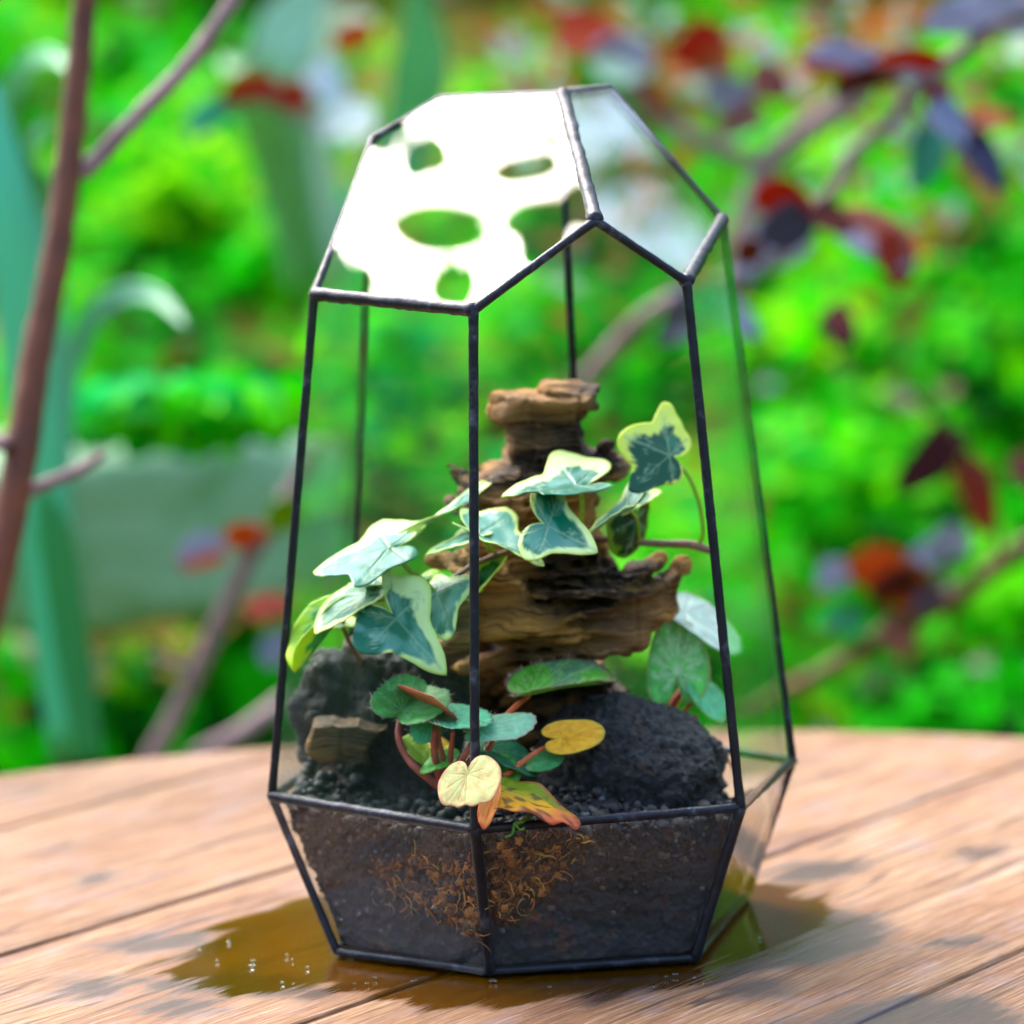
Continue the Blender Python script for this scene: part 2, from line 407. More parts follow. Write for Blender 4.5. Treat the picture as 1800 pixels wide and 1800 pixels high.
# ------------------------------------------------------------------ terrarium
zw = .0418621
W = {1: atz(478, 1400, zw), 2: atz(835, 1458, zw), 3: atz(1302, 1420, zw), 4: atz(1393, 1337, zw), 5: V3(.0168, .0735, zw), 6: V3(-.0548, .0525, zw)}
zb = .0014
B = {1: atz(592, 1673, zb), 2: atz(862, 1708, zb), 3: atz(1222, 1684, zb), 4: atz(1314, 1570, zb), 5: V3(.014, .0585, zb), 6: V3(-.0436, .0405, zb)}
T = {1: V3(-.0557, -.0176, .1784), 2: V3(-.0127, -.0582, .1756), 3: V3(.0431, -.0402, .1804), 4: V3(.0560, .0181, .1939),
     5: V3(.0122, .0535, .2298), 6: V3(-.0411, .0417, .2181)}
AF, Q, S_, P_ = V3(.0195, -.0462, .1972), V3(.0125, .0180, .2296), V3(-.0216, .0451, .2290), V3(.0264, .0480, .2306)
ter = empty('glass_terrarium', (0, 0, 0), 'hexagonal leaded glass terrarium with an open front and sloping roof panes', 'terrarium')
cen = V3(0, 0, .11)
def pane(pts, mat, th=.0017, label=None):
    pts = np.array(pts); c = pts.mean(0)
    nn = np.zeros(3)
    for i in range(len(pts)): nn += np.cross(pts[i] - c, pts[(i + 1) % len(pts)] - c)
    nn = unit(nn)
    if nn @ (c - cen) < 0: nn = -nn; pts = pts[::-1]
    d = (pts - c) @ nn; pts = pts - np.outer(d, nn)       # flatten: sheet glass is flat
    k = len(pts); ins = pts + (c - pts) * .004
    vs = np.vstack([ins + nn * th / 2, ins - nn * th / 2])
    fs = [tuple(range(k)), tuple(range(2 * k - 1, k - 1, -1))] + [(i, i + k, (i + 1) % k + k, (i + 1) % k) for i in range(k)]
    o = mesh_obj('glass_pane', vs, fs, mat, ter, smooth=False)
    if label: o['label'] = label
    return o
pane([W[1], W[2], T[2], T[1]], M['glass_side']); pane([W[3], W[4], T[4], T[3]], M['glass_side'])
pane([W[4], W[5], T[5], P_, T[4]], M['glass']); pane([W[5], W[6], T[6], S_, T[5]], M['glass']); pane([W[6], W[1], T[1], T[6]], M['glass'])
pane([T[1], T[2], AF, Q, S_, T[6]], M['glass_roof'], label='sloping roof pane mirroring the white sky and dark leaves')
pane([AF, T[3], T[4], P_, Q], M['glass_roof'], label='narrow right roof pane showing green leaves through it')
pane([Q, P_, T[5], S_], M['glass'])
for i in range(1, 7):
    j = i % 6 + 1
    pane([B[i], B[j], W[j], W[i]], M['glass_low'] if i in (1, 2, 6) else M['glass_side'])
pane([B[i] for i in range(1, 7)], M['glass'])
def bar(a, b_, r, seed, rough=.10, joint=1.12):
    L = np.linalg.norm(b_ - a); k = max(12, int(L / .0016))
    t = np.linspace(0, 1, k)[:, None]; pts = a + (b_ - a) * t
    d = np.minimum(t, 1 - t)[:, 0] * L
    rad = r * (1 + (joint - 1) * np.exp(-(d / .003) ** 2))
    e0, e1 = pts[0] - unit(b_ - a) * r * .55, pts[-1] + unit(b_ - a) * r * .55
    pts = np.vstack([[e0], pts, [e1]]); rad = np.concatenate([[r * .55], rad, [r * .55]])
    v, f = tube_data(pts, rad, 12, rough, seed)
    return mesh_obj('lead_bar', v, f, M['lead'], ter)
sd_ = 0
for i in range(1, 7):
    j = i % 6 + 1
    bar(W[i], W[j], .00125 if i != 1 else .0015, sd_, .13); bar(B[i], B[j], .0011, sd_ + 9)
    bar(B[i], W[i], .0015 if i in (2, 3) else .00115, sd_ + 3); bar(W[i], T[i], .0013 if i in (2, 3) else .0012, sd_ + 5); sd_ += 11
for a, b_, r, ro in ((T[1], T[2], .0018, .2), (T[2], AF, .0012, .1), (AF, T[3], .0012, .1), (T[3], T[4], .0018, .22), (AF, Q, .0019, .25),
                     (T[4], P_, .001, .12), (T[1], T[6], .0011, .15), (T[6], S_, .0011, .12), (S_, Q, .0011, .15), (Q, P_, .0012, .15),
                     (P_, T[5], .0011, .1), (T[5], S_, .0011, .1)):
    bar(a, b_, r, sd_, ro); sd_ += 7

# ------------------------------------------------------------------ soil and gravel
def hexr(k, z):
    t = np.clip((z - zb) / (zw - zb), 0, 1); return B[k] + (W[k] - B[k]) * t
def edge_pt(ang, z):
    P6 = [hexr(k, z)[:2] for k in range(1, 7)]; d = V3(math.cos(ang), math.sin(ang), 0)[:2]
    for i in range(6):
        a, b_ = P6[i], P6[(i + 1) % 6]; e = b_ - a
        den = d[0] * e[1] - d[1] * e[0]
        if abs(den) < 1e-12: continue
        t = (a[0] * e[1] - a[1] * e[0]) / den; s = (a[0] * d[1] - a[1] * d[0]) / den
        if t > 0 and -1e-6 <= s <= 1 + 1e-6: return t
    return .05
def soil_h(x, y):
    h = .0375 + .010 * math.exp(-((x + .056) ** 2 + (y - .006) ** 2) / .018 ** 2) + .006 * math.exp(-((x + .01) ** 2 + (y - .02) ** 2) / .03 ** 2)
    h += .007 * math.exp(-((x - .014) ** 2 + (y + .030) ** 2) / .014 ** 2)
    h -= .014 * math.exp(-((x - .058) ** 2 + (y - .022) ** 2) / .022 ** 2) + .008 * math.exp(-((x - .02) ** 2 + (y - .06) ** 2) / .02 ** 2)
    return h + .0018 * nz((x, y, 0), 90)
NA, NR = 420, 46
vs, fs = [], []
for a in range(NA):
    an = 2 * math.pi * a / NA
    rt_ = edge_pt(an, .037) - .0022; he = soil_h(math.cos(an) * rt_, math.sin(an) * rt_); rt_ = min(rt_, edge_pt(an, he) - .0022)
    for k in range(NR):                       # up the side
        z = zb + .0012 + (he - zb - .0012) * k / (NR - 1); r = edge_pt(an, z) - .0022
        p = V3(math.cos(an) * r, math.sin(an) * r, z)
        r -= .0008 * (0.5 + nz(p, 260, 3) + .6 * nz(p, 700, 9)); vs.append((math.cos(an) * r, math.sin(an) * r, z))
    for k in range(1, 30):                    # over the top
        r = rt_ * (1 - k / 30); x, y = math.cos(an) * r, math.sin(an) * r
        vs.append((x, y, soil_h(x, y) + .0008 * nz((x, y, 0), 500)))
NC = NR + 29
idx = np.arange(NA * NC).reshape(NA, NC)
for a in range(NA):
    a2 = (a + 1) % NA
    for k in range(NC - 1): fs.append((idx[a, k], idx[a2, k], idx[a2, k + 1], idx[a, k + 1]))
fs.append(tuple(idx[::-1, 0])); fs.append(tuple(idx[:, -1]))
m, n, b, out = newmat('potting_soil'); mp = mapping(n, (1, 1, 1))
v1 = N(n, 'ShaderNodeTexVoronoi'); v1.inputs['Scale'].default_value = 420; n.links.new(mp.outputs[0], v1.inputs['Vector'])
t1 = noise_t(n, mp.outputs[0], 60, 6, .65, .5); t2 = noise_t(n, mp.outputs[0], 380, 5, .7)
c = ramp(n, t1.outputs[0], [(.34, lin(8, 8, 9)), (.47, lin(26, 24, 28)), (.57, lin(40, 34, 34)), (.66, lin(92, 54, 26)), (.76, lin(124, 78, 36))]).outputs[0]
c = mixc(n, math_n(n, 'MULTIPLY', ramp(n, t2.outputs[0], [(.4, (1,) * 3), (.55, (0,) * 3)]).outputs[0], .75), c, lin(24, 20, 22))
c = mixc(n, .35, c, v1.outputs['Color'], 'OVERLAY')
n.links.new(c, b.inputs['Base Color']); b.inputs['Roughness'].default_value = .7
bump(n, math_n(n, 'ADD', v1.outputs['Distance'], t2.outputs[0]), .8, .0012, b)
tag(mesh_obj('potting_soil', vs, fs, m), 'dark damp potting soil filling the bottom of the terrarium', 'soil', kind='stuff')

vs, fs, cs = [], [], []
def add_pebble(c, r):
    o0 = len(vs_all[0]) if False else len(vs)
    R_ = np.array(Matrix.Rotation(random.uniform(0, 6.28), 3, Vector((random.gauss(0, 1), random.gauss(0, 1), random.gauss(0, 1))).normalized()))
    s = np.array([random.uniform(.75, 1.25), random.uniform(.75, 1.15), random.uniform(.6, 1)])
    j = 1 + .16 * rng.standard_normal(len(ICO2[0] if r > .0012 else ICO1[0]))[:, None]
    base = ICO2 if r > .0012 else ICO1
    v = ((base[0] * (1 + (j - 1) * .45)) * s * r) @ R_.T + c
    q = random.random()
    g = random.uniform(.003, .017)
    col = np.array([g, g, g * 1.15]) if q < .80 else (np.array([.11, .08, .06]) * random.uniform(.3, 1.1) if q < .95 else np.array([.14, .13, .13]) * random.uniform(.4, 1))
    vs.extend(v); fs.extend([tuple(f + o0) for f in base[1]]); cs.extend([col] * len(v))
for _ in range(4600):
    an = random.uniform(0, 2 * math.pi); r = edge_pt(an, .038) * math.sqrt(random.random())
    rr = random.choice((.0005, .0006, .0008, .0010, .0012, .0018)) * random.uniform(.8, 1.2)
    r = min(r, edge_pt(an, .038) - .0016 - rr)
    r = min(r, edge_pt(an, soil_h(math.cos(an) * r, math.sin(an) * r)) - .0022 - rr)
    x, y = math.cos(an) * r, math.sin(an) * r
    add_pebble(V3(x, y, soil_h(x, y) + rr * random.uniform(-.1, .8)), rr)
for _ in range(900):                           # pressed against the glass
    an = random.uniform(3.4, 5.45); z = .037 - abs(random.gauss(0, .010)); z = max(z, .005)
    rr = random.uniform(.0006, .0014); r = edge_pt(an, z) - .0022 - rr * .75
    add_pebble(V3(math.cos(an) * r, math.sin(an) * r, z), rr)
tag(mesh_obj('gravel', vs, fs, M['pebble'], col=np.array(cs)), 'dark grey fine gravel covering the soil inside the terrarium', 'gravel', kind='stuff')

# sphagnum moss pressed against the two front lower panes
vs, fs, cs = [], [], []
def inpoly(p, L):
    return poly_sdf(np.array([p], float), np.array(L, float))[0] > 0
def fibres(poly, i, j, cnt):
    c = (B[i] + B[j] + W[i] + W[j]) / 4; nn = unit(np.cross(W[j] - W[i], B[i] - W[i]))
    if nn @ (c - cen) < 0: nn = -nn
    xs = [p[0] for p in poly]; ys = [p[1] for p in poly]; k = 0
    ex = unit(W[j] - W[i]); ey = np.cross(nn, ex)
    while k < cnt:
        px, py = random.uniform(min(xs), max(xs)), random.uniform(min(ys), max(ys))
        if not inpoly((px, py), poly): continue
        k += 1
        off = random.uniform(.0016, .0030); p = atpl(px, py, c - nn * off, nn)
        a = random.gauss(.7, .9); pts = [p]; L = random.uniform(.002, .0065); da = random.gauss(0, .28)
        for s in range(5):
            a += da + random.gauss(0, .25); p = p + (ex * math.cos(a) + ey * math.sin(a)) * L / 5 - nn * random.gauss(0, .00015); pts.append(p)
        o0 = len(vs); v, f = tube_data(pts, np.array([.6, 1, 1, 1, .8, .3]) * random.uniform(.00008, .00024), 4)
        vs.extend(v); fs.extend([tuple(np.array(q) + o0) for q in f])
        col = random.choice((lin(120, 76, 30), lin(92, 54, 22), lin(170, 122, 60), lin(70, 44, 24), lin(128, 104, 44), lin(150, 84, 36), lin(56, 36, 22))) * random.uniform(.8, 1.9)
        cs.extend([col] * len(v))
fibres([(590, 1470), (700, 1470), (838, 1490), (846, 1660), (800, 1635), (720, 1600), (660, 1555), (610, 1510)], 1, 2, 520)
fibres([(860, 1485), (960, 1475), (1035, 1480), (1010, 1520), (960, 1560), (900, 1610), (872, 1620)], 2, 3, 320)
fibres([(500, 1440), (620, 1450), (660, 1545), (740, 1640), (600, 1560)], 1, 2, 90)
for poly, i_, j_, cnt in (([(610, 1470), (838, 1490), (846, 1650), (790, 1620), (650, 1545), (560, 1480)], 1, 2, 800), ([(860, 1480), (1035, 1475), (960, 1565), (872, 1625)], 2, 3, 380)):
    c = (B[i_] + B[j_] + W[i_] + W[j_]) / 4; nn = unit(np.cross(W[j_] - W[i_], B[i_] - W[i_]))
    if nn @ (c - cen) < 0: nn = -nn
    xs = [p[0] for p in poly]; ys = [p[1] for p in poly]; k = 0
    while k < cnt:
        px, py = random.uniform(min(xs), max(xs)), random.uniform(min(ys), max(ys))
        if not inpoly((px, py), poly): continue
        k += 1; p = atpl(px, py, c - nn * random.uniform(.0022, .0034), nn); r = random.uniform(.0005, .0016); o0 = len(vs)
        v = ICO2[0] * (1 + .25 * rng.standard_normal(len(ICO2[0])))[:, None] * r; v = v - np.outer(v @ nn, nn) * .5 + p
        vs.extend(v); fs.extend([tuple(f + o0) for f in ICO2[1]]); cs.extend([random.choice((lin(84, 52, 22), lin(120, 72, 26), lin(44, 28, 16), lin(150, 96, 40), lin(24, 20, 20), lin(60, 40, 24))) * random.uniform(.5, 1.3)] * len(v))
tag(mesh_obj('sphagnum_moss', vs, fs, M['fibre'], col=np.array(cs)), 'brown fibrous moss packed behind the lower front glass', 'moss', kind='stuff')

# ------------------------------------------------------------------ rocks
def rock(name, c, rad, seed, colf, label, cat='rock', sub=6, rough=.18, pit=1.0, shear=0):
    v, f = icosphere(sub); out_, cols = [], []
    for p in v:
        d = 1 + rough * nz(p, 1.1, seed) + rough * .55 * nz(p, 2.6, seed + 5) + rough * .25 * nz(p, 6, seed + 8)
        q = p * d * rad
        if shear: q = q * np.array([1, 1, 1 - shear * (p[0] + .1)])
        pv = Vector(q * 420); ds = noise.voronoi(pv)[0]; d2 = noise.voronoi(Vector(q * 900))[0]
        h = .0006 * nz(q, 350, seed) + .0005 * nz(q, 900, seed) + .0007 * nz(q, 600, 2) - pit * (.0012 * max(0, 1 - ds[0] * 2.2) + .0009 * max(0, 1 - d2[0] * 2.0)) + .0014 * (rough > .2) * nz(q, 140, seed)
        q = q + p * h; q = q + c; out_.append(q); cols.append(colf(q, p, h))
    return tag(mesh_obj(name, out_, f, M['rock'], col=np.array(cols)), label, cat)
def col_dark(q, p, h):
    g = .012 + .012 * (nz(q, 260) + .4); g = max(.005, g)
    c = np.array([g, g * .97, g * 1.12]) * (3.2 if nz(q, 1500, 4) > .25 else .8)
    if nz(q, 500, 17) > .5: c = np.array([.10, .055, .035])
    return c
def col_brown(q, p, h):
    c = col_dark(q, p, h) * .4; k = sstep(.75, 1.05, p[2] + .5 * nz(q, 110, 3) + .15 * p[0])
    return c * (1 - k) + np.array([.20, .085, .03]) * (.6 + .5 * nz(q, 500)) * k
def base_at(px, py, Y): return at(px, py, Y)
rc = at(1108, 1362, -.012)
rock('lava_rock', rc, np.array([.0268, .025, .0232]), 3.1, col_dark, 'rounded porous black lava rock at the right of the terrarium', sub=6, rough=.17, shear=.28)
rc = at(684, 1276, .012)
rock('black_rock', rc, np.array([.024, .020, .0245]), 8.4, col_brown, 'black craggy rock with rusty brown top at the left of the terrarium', rough=.34)

# ------------------------------------------------------------------ driftwood
def wood_from_slabs(name, slabs, label, voxel, amp, seed, mat, cat='driftwood', grain=None, plates=(), core=1.0):
    vs, fs = [], []
    for pv, pf in plates:
        o0 = len(vs); vs.extend(pv); fs.extend([tuple(i + o0 for i in f) for f in pf])
    core0 = core
    for poly, Y, th, *cc_ in slabs:
        core = cc_[0] if cc_ else core0
        pp = []
        for q0, q1 in zip(poly, poly[1:] + poly[:1]):
            m_ = max(1, int(math.hypot(q1[0] - q0[0], q1[1] - q0[1]) / 7))
            for k_ in range(m_):
                t_ = k_ / m_; x_, y_ = q0[0] + (q1[0] - q0[0]) * t_, q0[1] + (q1[1] - q0[1]) * t_
                pp.append((x_ + 5 * noise.noise(Vector((x_ * .05, y_ * .09, seed))), y_ + 6 * noise.noise(Vector((x_ * .06, y_ * .06, seed + 9)))))
        poly = pp
        P = np.array([at(x, y, Y) for x, y in poly]); c = P.mean(0); k = len(P); o0 = len(vs)
        if np.sum(np.cross(P - c, np.roll(P, -1, 0) - c), 0)[1] > 0: P = P[::-1]
        for dy, s in ((-1, .84), (-.8, .96), (0, 1), (.8, .96), (1, .84)):
            vs.extend([c + (p - c) * s * core + V3(0, dy * th * core, 0) for p in P])
        for r in range(4):
            for i in range(k):
                j = (i + 1) % k; fs.append((o0 + r * k + i, o0 + (r + 1) * k + i, o0 + (r + 1) * k + j, o0 + r * k + j))
        fs.append(tuple(o0 + i for i in range(k))); fs.append(tuple(o0 + 4 * k + i for i in range(k - 1, -1, -1)))
    tmp = mesh_obj('tmp', vs, fs)
    md = tmp.modifiers.new('r', 'REMESH'); md.mode = 'VOXEL'; md.voxel_size = voxel
    sm = tmp.modifiers.new('s', 'SMOOTH'); sm.iterations = 1; sm.factor = .5
    ev = tmp.evaluated_get(bpy.context.evaluated_depsgraph_get()); me = ev.to_mesh()
    v = np.array([x.co[:] for x in me.vertices]); nn = np.array([x.normal[:] for x in me.vertices]); f = [tuple(p.vertices) for p in me.polygons]
    ev.to_mesh_clear(); bpy.data.objects.remove(tmp)
    h = np.zeros(len(v)); cols = np.zeros((len(v), 3))
    for i, p in enumerate(v):
        warp = .006 * nz(p, 45, seed) + .0025 * nz(p, 120, seed + 3)
        zz = p[2] + warp + (grain(p) if grain else 0)
        r1 = noise.noise(Vector((p[0] * 30 + seed, p[1] * 34, zz * 240)))
        r2 = noise.noise(Vector((p[0] * 60, p[1] * 60 + seed, zz * 620)))
        r3 = noise.noise(Vector((p[0] * 22, p[1] * 25, zz * 95 + seed)))
        ter_ = lambda x: math.copysign(min(1, abs(x) * 2.2) ** .55, x)
        lump = nz(p, 90, seed + 7)
        h[i] = amp * (.55 * ter_(r1) + .30 * r2 + .95 * ter_(r3) + .8 * lump - .5 * max(0, nz(p, 230, 31) - .3) * 2 - .55 * max(0, 1 - abs(noise.noise(Vector((p[0] * 75, p[1] * 75, zz * 22 + 4)))) * 14))
        k = np.clip(.40 + .7 * r3 + .6 * r1 + .7 * nz(p, 50, 5), 0, 1)
        cols[i] = lin(30, 19, 13) * (1 - k) + lin(196, 138, 62) * k
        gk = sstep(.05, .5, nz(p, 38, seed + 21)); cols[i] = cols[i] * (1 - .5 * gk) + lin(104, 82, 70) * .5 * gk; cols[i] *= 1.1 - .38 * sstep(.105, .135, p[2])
    v = v + nn * h[:, None]
    return tag(mesh_obj(name, v, f, mat, col=cols), label, cat)
m, n, b, out = newmat('driftwood'); M['drift'] = m
at_ = N(n, 'ShaderNodeAttribute', attribute_name='Col'); tc = N(n, 'ShaderNodeTexCoord')
wn = noise_t(n, tc.outputs['Object'], 55, 3); wa = N(n, 'ShaderNodeVectorMath', operation='MULTIPLY_ADD')
n.links.new(wn.outputs['Color'], wa.inputs[0]); wa.inputs[1].default_value = (.004, .004, .009); n.links.new(tc.outputs['Object'], wa.inputs[2])
def dm(sc):
    q = N(n, 'ShaderNodeMapping'); q.inputs['Scale'].default_value = sc; n.links.new(wa.outputs[0], q.inputs[0]); return q.outputs[0]
g1 = noise_t(n, dm((32, 32, 1300)), 1, 5, .7); g2 = noise_t(n, dm((80, 80, 3600)), 1, 4, .7)
c = mixc(n, math_n(n, 'MULTIPLY', ramp(n, g1.outputs[0], [(.38, (1,) * 3), (.52, (0,) * 3)]).outputs[0], .8), at_.outputs['Color'], lin(40, 24, 14))
c = mixc(n, math_n(n, 'MULTIPLY', ramp(n, g2.outputs[0], [(.5, (0,) * 3), (.68, (1,) * 3)]).outputs[0], .4), c, lin(206, 160, 96))
n.links.new(c, b.inputs['Base Color']); b.inputs['Roughness'].default_value = .75; b.inputs['Specular IOR Level'].default_value = .3
bump(n, math_n(n, 'ADD', g1.outputs[0], math_n(n, 'MULTIPLY', g2.outputs[0], .5)), .9, .0012, b)
D = [
 ([(868, 712), (885, 700), (920, 696), (950, 692), (985, 692), (1000, 683), (1040, 684), (1057, 694), (1054, 714), (1036, 722), (1030, 742), (1000, 746), (950, 746), (890, 738), (869, 728)], .020, .013),
 ([(893, 732), (1028, 732), (1026, 758), (1036, 784), (1066, 796), (1098, 802), (1104, 825), (1088, 845), (1040, 856), (900, 856), (884, 805), (890, 770)], .022, .012, 1.0),
 ([(792, 852), (802, 830), (840, 812), (875, 800), (900, 795), (960, 800), (1060, 832), (1048, 900), (1044, 990), (840, 1000), (802, 960), (808, 930), (788, 900)], .014, .017),
 ([(765, 1012), (840, 985), (900, 978), (934, 1008), (950, 1056), (994, 1072), (997, 1090), (972, 1108), (925, 1108), (880, 1118), (840, 1130), (765, 1140)], -.004, .013),
 ([(930, 1000), (1000, 985), (1052, 950), (1082, 990), (1104, 1010), (1132, 1014), (1170, 1003), (1198, 996), (1203, 1012), (1193, 1050), (1190, 1078), (1152, 1098), (1142, 1138), (1100, 1148), (1060, 1174), (960, 1180), (920, 1120)], .012, .017),
 ([(850, 1110), (1080, 1140), (1085, 1180), (1120, 1200), (1160, 1240), (1150, 1320), (830, 1320), (835, 1200)], .030, .013),
 ([(760, 1100), (870, 1090), (880, 1300), (770, 1300)], .026, .012),
 ([(1085, 1030), (1110, 1014), (1150, 1012), (1178, 1000), (1200, 992), (1206, 1008), (1196, 1045), (1192, 1080), (1150, 1098), (1100, 1090)], .006, .006, 1.0),
 ([(1045, 945), (1070, 975), (1100, 1005), (1120, 1016), (1080, 1030), (1040, 1000)], .018, .006, 1.0),
 ([(840, 1060), (900, 1050), (950, 1058), (992, 1072), (998, 1090), (970, 1108), (900, 1112), (840, 1120)], -.010, .006, 1.0),
]
PROF = np.array([(686, 1000, 1045, .020, .009), (696, 876, 1056, .020, .012), (712, 868, 1057, .020, .013), (728, 868, 1052, .020, .013), (742, 882, 1038, .021, .013), (760, 886, 1036, .022, .0125), (785, 882, 1044, .022, .013),
  (800, 880, 1092, .022, .014), (815, 838, 1104, .020, .016), (835, 802, 1090, .018, .017), (855, 790, 1050, .015, .018), (900, 788, 1048, .014, .018), (950, 803, 1046, .013, .019), (985, 795, 1075, .010, .020), (1003, 770, 1185, .009, .021),
  (1018, 765, 1200, .008, .022), (1050, 762, 1192, .007, .022), (1080, 760, 1186, .007, .021), (1100, 764, 1150, .008, .020), (1130, 768, 1140, .010, .018), (1150, 785, 1098, .014, .016), (1175, 832, 1062, .020, .015), (1205, 835, 1095, .026, .014), (1240, 832, 1150, .028, .015), (1300, 830, 1160, .030, .015)])
pr_ = random.Random(11); plates = []; yy = 690.0
while yy < 1290:
    xl, xr, Yc, dp = [np.interp(yy, PROF[:, 0], PROF[:, k]) for k in (1, 2, 3, 4)]
    big_ = pr_.random() < .5 or yy < 735 or 745 < yy < 800
    a_l = pr_.uniform(0, .04) if big_ else pr_.uniform(.03, .15); a_r = pr_.uniform(0, .04) if big_ else pr_.uniform(.03, .15)
    wpx = xr - xl; A_, B_ = at(xl + wpx * a_l, yy, Yc), at(xr - wpx * a_r, yy, Yc)
    cx_, hw = (A_ + B_) / 2, (B_ - A_)[0] / 2; hd = dp * (pr_.uniform(.9, 1.12) if big_ else pr_.uniform(.7, .95)); th = pr_.uniform(.0007, .0018)
    tilt, bow, ph, sdd = pr_.gauss(.03, .11), pr_.gauss(.0005, .0022), pr_.uniform(0, 6), pr_.uniform(0, 99)
    if yy < 740: tilt, bow, th = tilt * .25, abs(bow) * .3, .0016
    K_ = 72; top, bot = [], []
    for k in range(K_):
        a = 2 * math.pi * k / K_; ca, sa = math.cos(a), math.sin(a)
        ex = 1 / (abs(ca) ** 2.6 + abs(sa) ** 2.6) ** (1 / 2.6)
        j = 1 + .10 * noise.noise(Vector((ca * 2.2, sa * 2.2, sdd))) + .10 * noise.noise(Vector((ca * 9, sa * 9, sdd))) - .10 * max(0, noise.noise(Vector((ca * 4, sa * 4, sdd + 5))))
        x, y = ca * ex * hw * min(j, 1.04), sa * ex * hd * j
        z = tilt * x + bow * (x / hw) ** 2 * 2 + .0012 * noise.noise(Vector((x * 60, y * 60, sdd)))
        t2 = th * (.55 + .6 * abs(noise.noise(Vector((x * 120, y * 120, sdd + 3)))))
        top.append(cx_ + V3(x, y, z + t2)); bot.append(cx_ + V3(x * .97, y * .97, z - t2))
    pv = top + bot + [cx_ + V3(0, 0, th), cx_ + V3(0, 0, -th)]
    pf = [(k, (k + 1) % K_, 2 * K_) for k in range(K_)] + [(K_ + (k + 1) % K_, K_ + k, 2 * K_ + 1) for k in range(K_)] + [(K_ + k, K_ + (k + 1) % K_, (k + 1) % K_, k) for k in range(K_)]
    plates.append((pv, pf)); yy += pr_.uniform(9, 19)
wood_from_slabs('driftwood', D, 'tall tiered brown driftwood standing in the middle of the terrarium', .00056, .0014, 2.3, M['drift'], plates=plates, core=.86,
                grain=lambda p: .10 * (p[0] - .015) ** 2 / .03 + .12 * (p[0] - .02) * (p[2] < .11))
wood_from_slabs('wood_chunk', [([(533, 1300), (545, 1268), (580, 1258), (630, 1262), (650, 1272), (688, 1268), (684, 1280), (655, 1305), (650, 1345), (560, 1345), (535, 1325)], -.014, .007)],
                'small flat piece of brown wood resting on the left black rock', .0006, .0009, 5.5, M['drift'])

# ------------------------------------------------------------------ leaves
def outline(ctrl):
    a = np.array([c[0] for c in ctrl], float); r = np.array([c[1] for c in ctrl], float)
    A = np.concatenate([-a[::-1][:-1] if a[0] == 0 else -a[::-1], a]) if False else None
    full_a = np.concatenate([a - 360, -a[::-1], a, 360 - a[::-1], a + 360]); full_r = np.concatenate([r, r[::-1], r, r[::-1], r])
    o = np.argsort(full_a, kind='stable'); fa, fr = full_a[o], full_r[o]
    keep = np.concatenate([[True], np.diff(fa) > 1e-6]); fa, fr = fa[keep], fr[keep]
    m_ = np.gradient(fr, fa) * .85
    def f(x):
        x = np.asarray(x, float); i = np.clip(np.searchsorted(fa, x) - 1, 0, len(fa) - 2)
        hh = fa[i + 1] - fa[i]; t = (x - fa[i]) / hh
        return (2 * t ** 3 - 3 * t ** 2 + 1) * fr[i] + (t ** 3 - 2 * t ** 2 + t) * hh * m_[i] + (-2 * t ** 3 + 3 * t ** 2) * fr[i + 1] + (t ** 3 - t ** 2) * hh * m_[i + 1]
    return f
SH = {
 'ivy': (outline([(0, 1), (9, .93), (22, .74), (36, .62), (50, .70), (60, .80), (68, .78), (84, .62), (104, .52), (128, .55), (142, .52), (160, .34), (172, .16), (180, .10)]), (.40, .693)),
 'ivy3': (outline([(0, 1), (10, .92), (25, .72), (42, .62), (60, .72), (70, .74), (90, .60), (120, .44), (150, .30), (170, .14), (180, .08)]), (.36, .62)),
 'ovate': (outline([(0, 1), (15, .96), (35, .84), (60, .66), (90, .52), (120, .42), (150, .32), (170, .2), (180, .12)]), (.45, .56)),
 'round': (outline([(0, 1), (25, .97), (50, .88), (75, .80), (100, .76), (130, .70), (152, .56), (168, .30), (180, .06)]), (.42, .73)),
 'kidney': (outline([(0, .80), (14, .86), (30, .84), (46, .93), (62, .91), (90, .86), (115, .70), (140, .50), (162, .28), (180, .10)]), (.235, .88)),
 'lance': (outline([(0, 1), (8, .93), (20, .66), (40, .38), (70, .24), (100, .17), (140, .10), (180, .05)]), (0, .19)),
}
def vein_segs(kind, seed):
    rs = random.Random(seed); segs = []
    if kind.startswith('ivy'):
        main = [(0, .95), (60, .72), (-60, .72), (125, .42), (-125, .42)]
    else:
        main = [(0, .96), (20, .92), (-20, .92), (42, .86), (-42, .86), (68, .74), (-68, .74), (100, .62), (-100, .62), (138, .44), (-138, .44)]
    for a, L in main:
        a0 = math.radians(a); e = (L * math.cos(a0), L * math.sin(a0)); segs.append((0, 0, *e, 0.020 if kind.startswith('ivy') else .0201))
        for k in range(2, 6):
            for sg in (-1, 1):
                t = k / 6.5 + rs.uniform(-.04, .04); b_ = a0 + sg * math.radians(rs.uniform(30, 44)); l2 = L * (.34 - .03 * k) * rs.uniform(.8, 1.2)
                x, y = e[0] * t, e[1] * t; x2, y2 = x + l2 * math.cos(b_), y + l2 * math.sin(b_)
                segs.append((x, y, x2, y2, .010 if kind.startswith('ivy') else .0115))
                b3 = b_ - sg * .6; segs.append(((x + x2) / 2, (y + y2) / 2, (x + x2) / 2 + l2 * .5 * math.cos(b3), (y + y2) / 2 + l2 * .5 * math.sin(b3), .007))
    return segs
